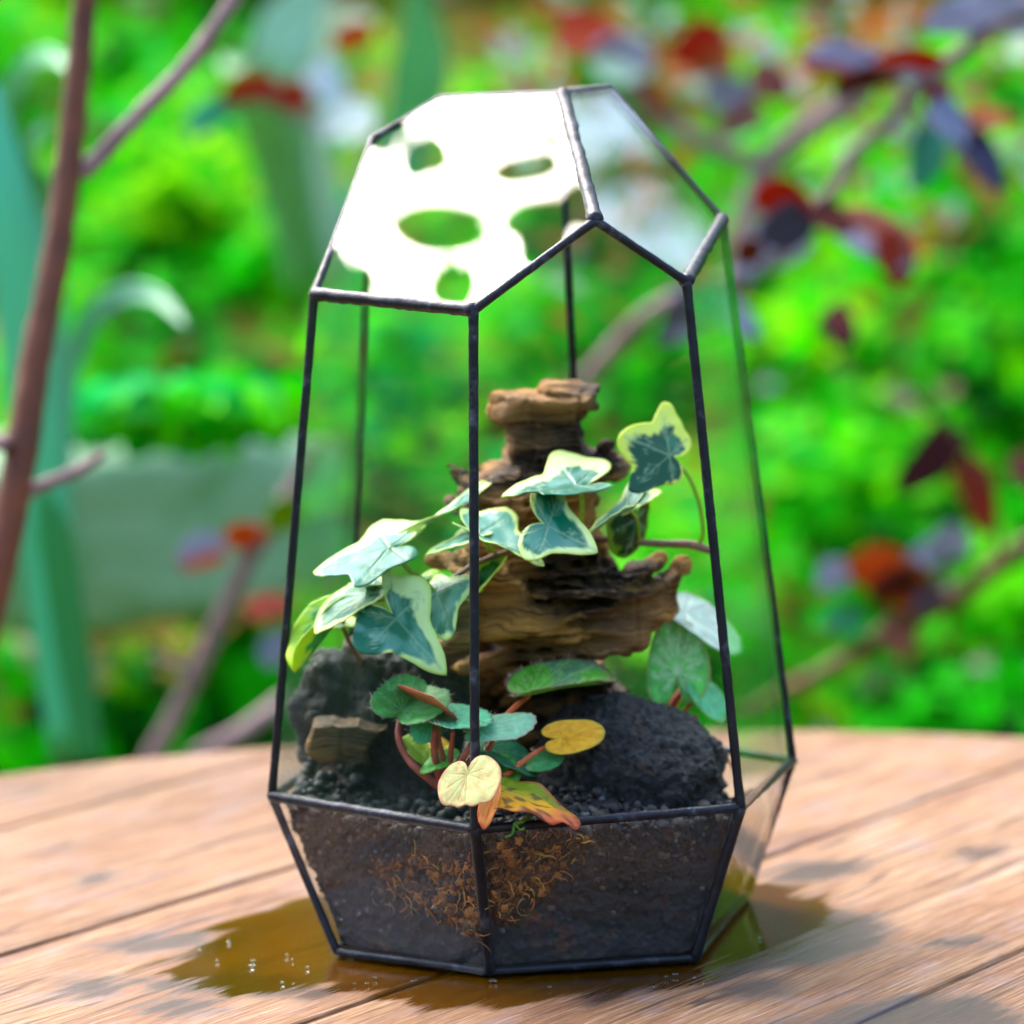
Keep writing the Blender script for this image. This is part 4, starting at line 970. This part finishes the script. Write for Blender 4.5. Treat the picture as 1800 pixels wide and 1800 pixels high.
pk = np.array([int(np.clip(2.4 + 4.5 * noise.noise(Vector((x * 7, y * 7, 5))) + random.gauss(0, .7), 0, 5)) for x, y in xy])
v, f, cc = quads_leaves(ctr, nrm, dr, rng.uniform(.018, .034, cnt), rng.uniform(.012, .022, cnt), pal[pk])
tag(mesh_obj('ground_cover', v, f, M['foliage'], col=cc), 'carpet of small bright green leaves over the bank behind the table', 'ground cover', kind='stuff')
# dry leaf litter and pale bits on the bank
cnt = 5200
xy = np.stack([rng.uniform(-1.3, 1.3, cnt), rng.uniform(.6, 3.6, cnt)], 1)
ctr = np.array([(x, y, bank_z(x, y) + random.uniform(.0, .03)) for x, y in xy])
nrm = unit_rows(rng.standard_normal((cnt, 3)) * .5 + np.array([0, -.4, 1])); dr = unit_rows(np.cross(nrm, rng.standard_normal((cnt, 3))))
pal = np.array([lin(150, 90, 10), lin(130, 110, 20), lin(180, 110, 40), lin(190, 175, 165), lin(120, 60, 30), lin(120, 140, 20), lin(150, 170, 30), lin(90, 140, 20), lin(70, 150, 20)])
v, f, cc = quads_leaves(ctr, nrm, dr, rng.uniform(.02, .05, cnt), rng.uniform(.012, .03, cnt), pal[rng.integers(0, len(pal), cnt)])
tag(mesh_obj('leaf_litter', v, f, M['foliage'], col=cc), 'brown and ochre leaf litter scattered over the garden bank', 'leaf litter', kind='stuff')
# small dull red and purple leaves of the shrubs, too many and too blurred to count
cnt = 520
pp_ = np.stack([rng.uniform(850, 1850, cnt), rng.gamma(2.0, 130, cnt) - 40], 1); Yr = rng.uniform(1.0, 1.5, cnt)
ctr = np.array([at(a, b_, c_) for (a, b_), c_ in zip(pp_, Yr)]); ok_ = np.array([p[2] > bank_z(p[0], p[1]) and q[1] < 1150 and noise.noise(Vector((q[0] * .006, q[1] * .006, 3))) > -.02 for p, q in zip(ctr, pp_)]); ctr = ctr[ok_]; cnt = len(ctr)
nrm = unit_rows(rng.standard_normal((cnt, 3)) * .6 + np.array([0, -.6, .7])); dr = unit_rows(np.cross(nrm, rng.standard_normal((cnt, 3))))
pal = np.array([lin(150, 74, 40), lin(130, 80, 50), lin(170, 100, 40), lin(160, 160, 170), lin(130, 84, 80), lin(180, 130, 50), lin(170, 190, 180)])
v, f, cc = quads_leaves(ctr, nrm, dr, rng.uniform(.012, .026, cnt), rng.uniform(.008, .015, cnt), pal[rng.integers(0, len(pal), cnt)])
tag(mesh_obj('shrub_leaves', v, f, M['foliage'], col=cc), 'scatter of small dull red and purple shrub leaves behind the roof and right side', 'leaves', kind='stuff')
# taller greenery higher up the bank
cnt = 20000
xy = np.stack([rng.uniform(-3.4, 3.8, cnt), rng.uniform(2.0, 5.5, cnt)], 1)
hh = np.array([max(.1, (.9 + .15 * min(1, max(0, x)) + .9 * noise.noise(Vector((x * 1.1, y * 1.1, 9)))) * min(1, (y - 1.8) / 1.2)) for x, y in xy])
ctr = np.array([(x, y, bank_z(x, y) + random.random() * h) for (x, y), h in zip(xy, hh)])
nrm = unit_rows(rng.standard_normal((cnt, 3)) * .6 + np.array([0, -.4, .8])); dr = unit_rows(np.cross(nrm, rng.standard_normal((cnt, 3))))
pal = np.array([lin(40, 190, 0), lin(10, 150, 0), lin(120, 200, 0), lin(160, 140, 10), lin(150, 100, 10), lin(10, 120, 0)])
pk = np.array([int(np.clip(2.5 + 4 * noise.noise(Vector((x * 1.6, y * 1.6, 2))) + random.gauss(0, 1), 0, 5)) for x, y in xy])
v, f, cc = quads_leaves(ctr, nrm, dr, rng.uniform(.06, .15, cnt), rng.uniform(.04, .08, cnt), pal[pk])
tag(mesh_obj('hillside_greenery', v, f, M['foliage'], col=cc), 'mixed greenery covering the upper bank far behind the table', 'greenery', kind='stuff')

# pale stone edging, left
m, n, b, out = newmat('pale_stone'); mp = mapping(n, (1, 1, 1)); t1 = noise_t(n, mp.outputs[0], 9, 5)
n.links.new(ramp(n, t1.outputs[0], [(.35, lin(90, 140, 84)), (.55, lin(136, 168, 134)), (.7, lin(84, 140, 74))]).outputs[0], b.inputs['Base Color']); b.inputs['Roughness'].default_value = .8
bump(n, t1.outputs[0], .4, .01, b)
c0, c1 = at(-130, 940, .90), at(520, 905, 1.04)
ce = (c0 + c1) / 2; ex = unit(np.array([c1[0] - c0[0], c1[1] - c0[1], 0])); kz = (ce[1] - CAM[1]) / FPX
iv, if_ = icosphere(5); hx, hy, hz_ = np.linalg.norm(c1 - c0) * .5, .07, 170 * kz; axs = np.array([ex, np.cross([0, 0, 1], ex), [0, 0, 1]])
sv_ = []
for p in iv:
    e = 5.0; r_ = 1 / (abs(p[0]) ** e + abs(p[1]) ** e + abs(p[2]) ** e) ** (1 / e); q = p * r_
    d_ = 1 + .06 * nz(p, 2.2, 4) + .03 * nz(p, 6, 2); sv_.append(ce + V3(0, .06, -.006) + (axs.T @ (q * d_ * np.array([hx, hy, hz_]))))
se = mesh_obj('stone_edging', sv_, if_, m)
tag(se, 'pale grey-green stone edging block behind the left of the table', 'stone block')

# strap-leaved plant with pale blue-green blades
m = leaf_mat('strap_leaf', .45, .25, .4, 60, .05); M['strap'] = m
sp = empty('strap_leaf_plant', at(120, 1300, .62), 'plant with long pale blue-green strap leaves at the left behind the branch', 'plant')
def strap(parent, pts, wd, col, seed=0, face=V3(0, -1, .3)):
    P = crom([P3(q) for q in pts], 26); T_ = unit_rows(np.gradient(P, axis=0)); S2 = unit_rows(np.cross(T_, face)); Nn = np.cross(S2, T_)
    t = np.linspace(0, 1, 26); ww = wd * np.clip(np.minimum(1, (1 - t) * 3.5) ** .7, .06, 1) * (.75 + .25 * np.minimum(1, t * 3))
    vs, cs = [], []
    for i in range(26):
        for s in (-1, -.5, 0, .5, 1):
            vs.append(P[i] + S2[i] * ww[i] * s * .5 + Nn[i] * ww[i] * .14 * s * s); cs.append(col * (1 + .12 * noise.noise(Vector((s * 3, t[i] * 4, seed)))))
    ii = np.arange(26 * 5).reshape(26, 5); F = np.stack([ii[:-1, :-1], ii[:-1, 1:], ii[1:, 1:], ii[1:, :-1]], -1).reshape(-1, 4)
    o = mesh_obj('leaf', vs, F, M['strap'], parent, col=np.array(cs)); md = o.modifiers.new('t', 'SOLIDIFY'); md.thickness = .0008
CY, PG, GT = lin(90, 200, 165), lin(150, 195, 165), lin(50, 160, 105)
for pts, wd, cl in (([(120, 1320, .62), (85, 1000, .60), (60, 700, .58), (20, 380, .56), (-10, 150, .56)], .022, CY),
                    ([(160, 1340, .60), (130, 1150, .58), (100, 960, .56), (70, 850, .55)], .015, GT),
                    ([(120, 1340, .64), (110, 760, .66), (140, 600, .66), (200, 525, .64), (270, 520, .62), (330, 575, .58)], .010, lin(96, 165, 125)),
                    ([(110, 1340, .66), (40, 700, .70), (0, 260, .72), (40, 130, .70), (90, 100, .66), (130, 130, .62)], .010, lin(100, 180, 125)),
                    ([(110, 1340, .68), (90, 500, .74), (70, 330, .74), (60, 260, .70), (90, 210, .66)], .013, lin(96, 165, 125))):
    strap(sp, pts, wd, cl)
sp2 = empty('arching_leaf_plant', on_bank(560, 430), 'plant with pale arching strap leaves behind the terrarium roof', 'plant')
for pts, wd, cl in (([(545, 500, 1.3), (500, 300, 1.25), (490, 140, 1.2), (520, 30, 1.2), (600, -60, 1.2)], .035, PG),
                    ([(560, 500, 1.3), (700, 280, 1.3), (740, 120, 1.25), (730, -40, 1.2)], .035, lin(120, 190, 150)),
                    ([(550, 500, 1.3), (470, 250, 1.2), (430, 120, 1.1), (400, 130, 1.0)], .025, lin(130, 180, 130)),
                    ([(600, 500, 1.3), (540, 160, 1.3), (580, 60, 1.25), (660, 30, 1.2)], .022, lin(160, 185, 160))):
    strap(sp2, pts, wd, cl, 3)

# brown branch, left
br = empty('brown_branch', at(-20, 1040, .26), 'upright brown branch with a bare side shoot at the left edge', 'branch')
tube('stem', [at(-60, 1200, .25), at(0, 985, .26), at(38, 790, .27), at(66, 610, .28), at(100, 440, .29), at(124, 250, .30), at(146, 30, .31), at(150, -60, .31)], [.0068, .0062, .006, .0056, .0052, .0048, .0044, .0042], M['bark'], br, 14, 60, .15)
tube('side_shoot', [at(140, 305, .30), at(175, 275, .302), at(240, 205, .305), at(330, 112, .31), at(410, 0, .315), at(440, -60, .32)], [.0034, .0031, .003, .0029, .0027, .0025], M['bark_grey'], br, 12, 40, .18)
tube('twig', [at(40, 868, .27), at(80, 850, .275), at(130, 830, .28), at(182, 798, .285)], [.0026, .0024, .0022, .0016], M['bark_grey'], br, 10, 20, .2)
tube('bud', [at(8, 775, .275), at(2, 778, .265), at(-6, 780, .255)], [.003, .0034, .002], M['bark_grey'], br, 10, 8, .2)

# purple-leaved twigs
PU, RD, MA, OR, LV, TL, PP = lin(84, 80, 108), lin(158, 56, 34), lin(104, 50, 48), lin(176, 96, 44), lin(150, 156, 182), lin(86, 164, 150), lin(176, 108, 92)
def col_flat(u, v, rn, seed, p):
    n1 = nfield(u, v, 3, seed); c = p['c'][None] * (1 + .25 * n1)[:, None]
    if 'c2' in p:
        k = sstep(-.1, .1, v * p.get('s', 1) + .1 * n1)[:, None]; c = c * (1 - k) + p['c2'] * k
    vf = vein_field(u, v, [(0, 0, 1, 0, .03)])[:, None] * .3; return np.clip(c * (1 - vf) + c * 1.5 * vf, 0, 1)
def twig(name, label, paths, leaves, mat='bark_grey'):
    root = empty(name, P3(paths[0][0][0]), label, 'branch', 'purple-leaved twigs behind the terrarium')
    for k, (pts, r) in enumerate(paths): tube('stem' if k == 0 else 'shoot', [P3(q) for q in pts], np.linspace(r[0], r[1], len(pts)), M[mat], root, 10, 40, .2, k)
    for i, (a, t, wpx, Y, c) in enumerate(leaves):
        A_, T_ = at(*a, Y), at(*t, Y - .012); d = np.array(t) - np.array(a); pr = np.array([-d[1], d[0]]) / np.hypot(*d)
        S2 = at(a[0] + d[0] * .45 + pr[0] * wpx * .5, a[1] + d[1] * .45 + pr[1] * wpx * .5, Y - .016)
        p = dict(c=c) if not isinstance(c, tuple) else dict(c=c[0], c2=c[1], s=c[2] if len(c) > 2 else 1)
        leaf(root, A_, T_, S2, 'ovate', colf=col_flat, mat='foliage', seed=200 + i, K=32, Rn=7, p=p, fold=.15, droop=.15, th=.0005)
Y1 = .56
twig('purple_leaved_twig', 'grey twig with purple and red leaves at the upper right, nearest the roof', 
     [([(1830, -10, Y1), (1720, 70, Y1), (1640, 130, Y1), (1590, 190, Y1), (1500, 270, Y1), (1470, 330, Y1), (1400, 385, Y1 + .01)], (.0036, .003)),
      ([(1640, 130, Y1), (1600, 165, Y1), (1560, 120, Y1)], (.0015, .001)), ([(1600, 180, Y1), (1640, 220, Y1 - .01), (1690, 235, Y1 - .02)], (.0016, .001))],
     [((1790, 40), (1630, 28), 70, Y1, LV), ((1640, 130), (1540, 105), 60, Y1, (LV, RD)), ((1540, 130), (1420, 95), 65, Y1 + .01, (RD, LV)), ((1560, 140), (1470, 150), 40, Y1, MA),
      ((1640, 160), (1665, 205), 50, Y1, RD), ((1650, 200), (1700, 255), 60, Y1 - .02, LV), ((1690, 235), (1770, 320), 60, Y1 - .02, PU), ((1700, 220), (1790, 200), 40, Y1 - .01, OR),
      ((1625, 240), (1620, 330), 55, Y1, TL), ((1400, 385), (1335, 430), 80, Y1 - .02, PU), ((1400, 375), (1330, 320), 80, Y1 - .01, RD), ((1410, 385), (1350, 380), 60, Y1, (PU, RD)),
      ((1430, 380), (1500, 395), 55, Y1, MA), ((1500, 400), (1600, 450), 80, Y1 + .02, (PP, LV)), ((1560, 430), (1590, 510), 60, Y1 + .01, RD), ((1330, 450), (1290, 440), 50, Y1, MA)])
Y2 = .66
twig('purple_leaved_twig', 'grey twig with pale lavender leaves running behind the terrarium shoulder',
     [([(1400, 420, Y2), (1330, 470, Y2), (1230, 510, Y2 + .02), (1150, 545, Y2 + .03), (1090, 600, Y2 + .04), (1030, 670, Y2 + .05), (960, 760, Y2 + .06)], (.004, .0042)), ([(1230, 510, Y2 + .02), (1210, 560, Y2), (1190, 590, Y2)], (.0015, .001))],
     [((1400, 430), (1290, 470), 70, Y2, LV), ((1240, 520), (1180, 600), 70, Y2, (LV, PU)), ((1230, 530), (1330, 570), 60, Y2, LV), ((1200, 520), (1270, 540), 40, Y2, PU), ((1460, 560), (1500, 600), 60, Y2, MA)])
Y3 = .72
twig('purple_leaved_twig', 'dull brown twig with dark hanging leaves low at the right edge',
     [([(1850, 930, Y3), (1760, 990, Y3), (1680, 1050, Y3), (1560, 1110, Y3), (1470, 1170, Y3), (1380, 1215, Y3), (1300, 1260, Y3)], (.005, .0035)), ([(1760, 990, Y3), (1740, 900, Y3), (1700, 800, Y3), (1650, 740, Y3), (1600, 690, Y3)], (.002, .0012))],
     [((1660, 770), (1600, 865), 75, Y3, lin(84, 48, 58)), ((1700, 830), (1745, 920), 60, Y3, RD), ((1600, 1040), (1500, 980), 90, Y3, OR), ((1610, 1030), (1530, 1040), 50, Y3, (RD, MA)), ((1640, 960), (1600, 1000), 50, Y3, LV),
      ((1480, 1010), (1430, 1020), 60, Y3, LV), ((1580, 1090), (1590, 1150), 60, Y3, PP), ((1650, 1060), (1590, 1070), 45, Y3, lin(110, 104, 150)), ((1690, 960), (1640, 940), 60, Y3, LV), ((1500, 1100), (1440, 1080), 50, Y3, TL), ((1790, 820), (1830, 860), 50, Y3, MA)], 'bark')
Y4 = .98
twig('purple_leaved_twig', 'pale bare twig pointing at the top of the roof with blurred red leaves',
     [([(1530, 150, Y4), (1430, 220, Y4), (1350, 290, Y4), (1310, 400, Y4), (1290, 520, Y4)], (.008, .006)), ([(1100, 150, Y4), (1180, 220, Y4), (1260, 260, Y4), (1350, 290, Y4)], (.004, .005))],
     [((1250, 60), (1200, 110), 80, Y4, RD), ((1120, 120), (1040, 90), 90, Y4, (lin(190, 215, 215), LV)), ((1300, 180), (1240, 150), 70, Y4, LV), ((1330, 210), (1260, 230), 50, Y4, (LV, PP)), ((1200, 120), (1290, 100), 60, Y4, OR), ((1440, 100), (1490, 130), 60, Y4, RD),
      ((1000, 60), (1080, 40), 90, Y4, lin(170, 60, 30)), ((1150, 200), (1130, 130), 50, Y4, OR), ((1330, 140), (1390, 160), 60, Y4, MA)])
Y5 = .62
twig('purple_leaved_twig', 'pinkish grey twig with two red leaves rising left of the terrarium from the table edge',
     [([(250, 1360, Y5), (300, 1270, Y5), (345, 1180, Y5), (400, 1060, Y5), (440, 980, Y5), (490, 900, Y5), (560, 780, Y5)], (.0045, .0036)), ([(340, 1330, Y5), (420, 1290, Y5 + .02), (500, 1230, Y5 + .05)], (.0045, .004)), ([(345, 1185, Y5), (300, 1165, Y5), (260, 1150, Y5)], (.0022, .0014))],
     [((380, 970), (310, 985), 60, Y5, (PP, LV)), ((450, 960), (400, 930), 55, Y5, OR), ((450, 1075), (510, 1055), 50, Y5, RD), ((500, 1130), (460, 1165), 50, Y5, LV), ((520, 900), (460, 920), 60, Y5, lin(120, 150, 20))])
Y6 = 1.0
twig('purple_leaved_twig', 'faint twig with small red and white leaves behind the top left of the roof',
     [([(600, 250, Y6), (520, 200, Y6), (430, 170, Y6), (380, 190, Y6)], (.003, .002))],
     [((470, 160), (390, 165), 50, Y6, RD), ((530, 160), (500, 185), 60, Y6, RD), ((400, 190), (330, 230), 50, Y6, TL), ((640, 215), (560, 230), 70, Y6, lin(220, 230, 240)), ((640, 60), (580, 70), 50, Y6, OR), ((560, 130), (600, 180), 70, Y6, lin(190, 205, 210))])

# ------------------------------------------------------------------ overhanging spray of leaves mirrored in the roof pane
rp = np.array([T[1], T[2], AF, Q, S_, T[6]]); rn_ = unit(np.cross(rp[1] - rp[0], rp[2] - rp[0]))
if rn_[2] < 0: rn_ = -rn_
def mirror(px, py, t):
    X = atpl(px, py, rp[0], rn_); v = unit(X - CAM); r = v - 2 * (v @ rn_) * rn_; return X + r * t
ov = empty('overhanging_spray', mirror(900, 240, .6), 'leafy spray hanging over the table, mirrored as dark leaves in the roof pane', 'branch')
rq = np.array([AF, T[3], T[4], P_, Q]); rqn = unit(np.cross(rq[1] - rq[0], rq[2] - rq[0])); rqn = rqn if rqn[2] > 0 else -rqn
def mirror_r(px, py, t):
    X = atpl(px, py, rq[0], rqn); v = unit(X - CAM); return X + (v - 2 * (v @ rqn) * rqn) * t
def mleaf(a, tp, wpx, c, t=.42, seed=0):
    A_, T_ = mirror(*a, t), mirror(*tp, t - .01); d = np.array(tp) - np.array(a); pr = np.array([-d[1], d[0]]) / np.hypot(*d)
    S2 = mirror(a[0] + d[0] * .45 + pr[0] * wpx * .66, a[1] + d[1] * .45 + pr[1] * wpx * .66, t - .008)
    leaf(ov, A_, T_, S2, 'ovate', colf=col_flat, mat='foliage', seed=300 + seed, K=32, Rn=7, p=dict(c=c), fold=.1, droop=.1, th=.0004)
LG, OC = lin(30, 130, 80), lin(110, 130, 10)
ML = [((742, 246), (764, 326), 66, LG), ((956, 276), (856, 304), 50, OC), ((826, 390), (684, 386), 66, lin(110, 80, 66)), ((984, 372), (886, 398), 66, lin(60, 130, 90)), ((972, 398), (926, 468), 60, LG),
      ((804, 466), (780, 540), 64, LG), ((606, 465), (552, 548), 100, LG), ((690, 236), (628, 196), 66, LG), ((1006, 326), (1044, 408), 46, LG), ((950, 226), (1004, 240), 20, LG), ((840, 205), (885, 215), 10, LG)]
for i, (a, tp, wp, c) in enumerate(ML): mleaf(a, tp, wp, c, .42 + .02 * (i % 3), i)
for k, (pts, r) in enumerate(([[(745, 60), (735, 150), (732, 200), (740, 250)], .0011], [[(640, 160), (700, 205), (732, 210)], .0016], [[(560, 230), (660, 205), (735, 165), (830, 60)], .0022], [[(838, 360), (830, 378), (812, 392)], .0009],
                              [[(1100, 380), (1020, 360), (975, 378), (968, 400)], .001], [[(1060, 230), (1000, 262), (945, 280)], .0004], [[(1100, 380), (1080, 300), (1060, 230), (960, 90), (830, 60)], .0016], [[(838, 360), (900, 338), (975, 372)], .0004], [[(804, 466), (860, 440), (930, 430)], .0003], [[(600, 470), (560, 400), (520, 300), (560, 230)], .0012])):
    tube('stem' if k == 2 else 'shoot', [mirror(*q, .44) for q in pts], r * .5, M['bark'], ov, 8, 30, .15)

# garden tree up the bank on the right, seen only as green in the right roof pane
tcn = mirror_r(1120, 330, 2.9)
gt = empty('garden_tree', (tcn[0], tcn[1] + .1, bank_z(tcn[0], tcn[1] + .1)), 'small leafy tree up the bank, mirrored as green in the right roof pane', 'tree')
cl_ = [(1110, 300, .03, 4), (1140, 350, .035, 6), (1170, 390, .025, 4), (1090, 330, .03, 4), (1120, 400, .03, 5), (1080, 250, .02, 2), (1060, 290, .02, 2), (1090, 660, .05, 120), (1250, 720, .05, 100), (1160, 760, .09, 260)]
ctr = np.vstack([mirror_r(a, b_, 2.9) + rng.standard_normal((k_, 3)) * np.array([1, 1.6, .8]) * r_ * .7 for a, b_, r_, k_ in cl_]); cnt = len(ctr)
nrm = unit_rows(rng.standard_normal((cnt, 3)) * .6 + np.array([0, -.3, .8])); dr = unit_rows(np.cross(nrm, rng.standard_normal((cnt, 3))))
pal = np.array([lin(40, 200, 0), lin(10, 160, 0), lin(120, 210, 0), lin(30, 180, 80), lin(150, 120, 60)])
v, f, cc = quads_leaves(ctr, nrm, dr, rng.uniform(.02, .038, cnt), rng.uniform(.012, .022, cnt), pal[rng.integers(0, 5, cnt)])
mesh_obj('crown', v, f, M['foliage'], gt, col=cc)
tb = np.array([tcn[0], tcn[1] + .1, bank_z(tcn[0], tcn[1] + .1) - .05])
tube('trunk', [tb, tb + (tcn - tb) * .4 + V3(.03, 0, 0), tb + (tcn - tb) * .75 + V3(-.02, .02, 0), tcn + V3(0, 0, .1)], [.05, .04, .03, .012], M['bark'], gt, 10, 24, .2)
for k_ in range(5):
    q = mirror_r(*cl_[k_ * 2][:2], 2.9); st_ = tb + (tcn - tb) * (.5 + .08 * k_); tube('limb', [st_, (st_ + q) / 2 + V3(0, 0, -.04), q], [.02, .014, .005], M['bark'], gt, 8, 14, .2, k_)

# unseen hedge added beside and behind the viewer to block low sky glare
cnt = 15000
an_ = rng.uniform(math.radians(150), math.radians(390), cnt); rr_ = rng.uniform(2.6, 3.4, cnt)
ctr = np.stack([np.cos(an_) * rr_, np.sin(an_) * rr_ - .2, -.7 + 1.45 * rng.random(cnt) ** .8 * (1 + .2 * np.sin(an_ * 9))], 1)
nrm = unit_rows(rng.standard_normal((cnt, 3)) * .6 - ctr * np.array([.3, .3, 0]) + np.array([0, 0, .5])); dr = unit_rows(np.cross(nrm, rng.standard_normal((cnt, 3))))
pal = np.array([lin(10, 110, 10), lin(30, 150, 10), lin(6, 80, 10), lin(70, 150, 20)])
v, f, cc = quads_leaves(ctr, nrm, dr, rng.uniform(.09, .18, cnt), rng.uniform(.06, .11, cnt), pal[rng.integers(0, 4, cnt)])
tag(mesh_obj('glare_blocking_hedge', v, f, M['foliage'], col=cc), 'dark green hedge added out of view to block low sky glare, giving green reflections in the glass', 'hedge', kind='stuff')
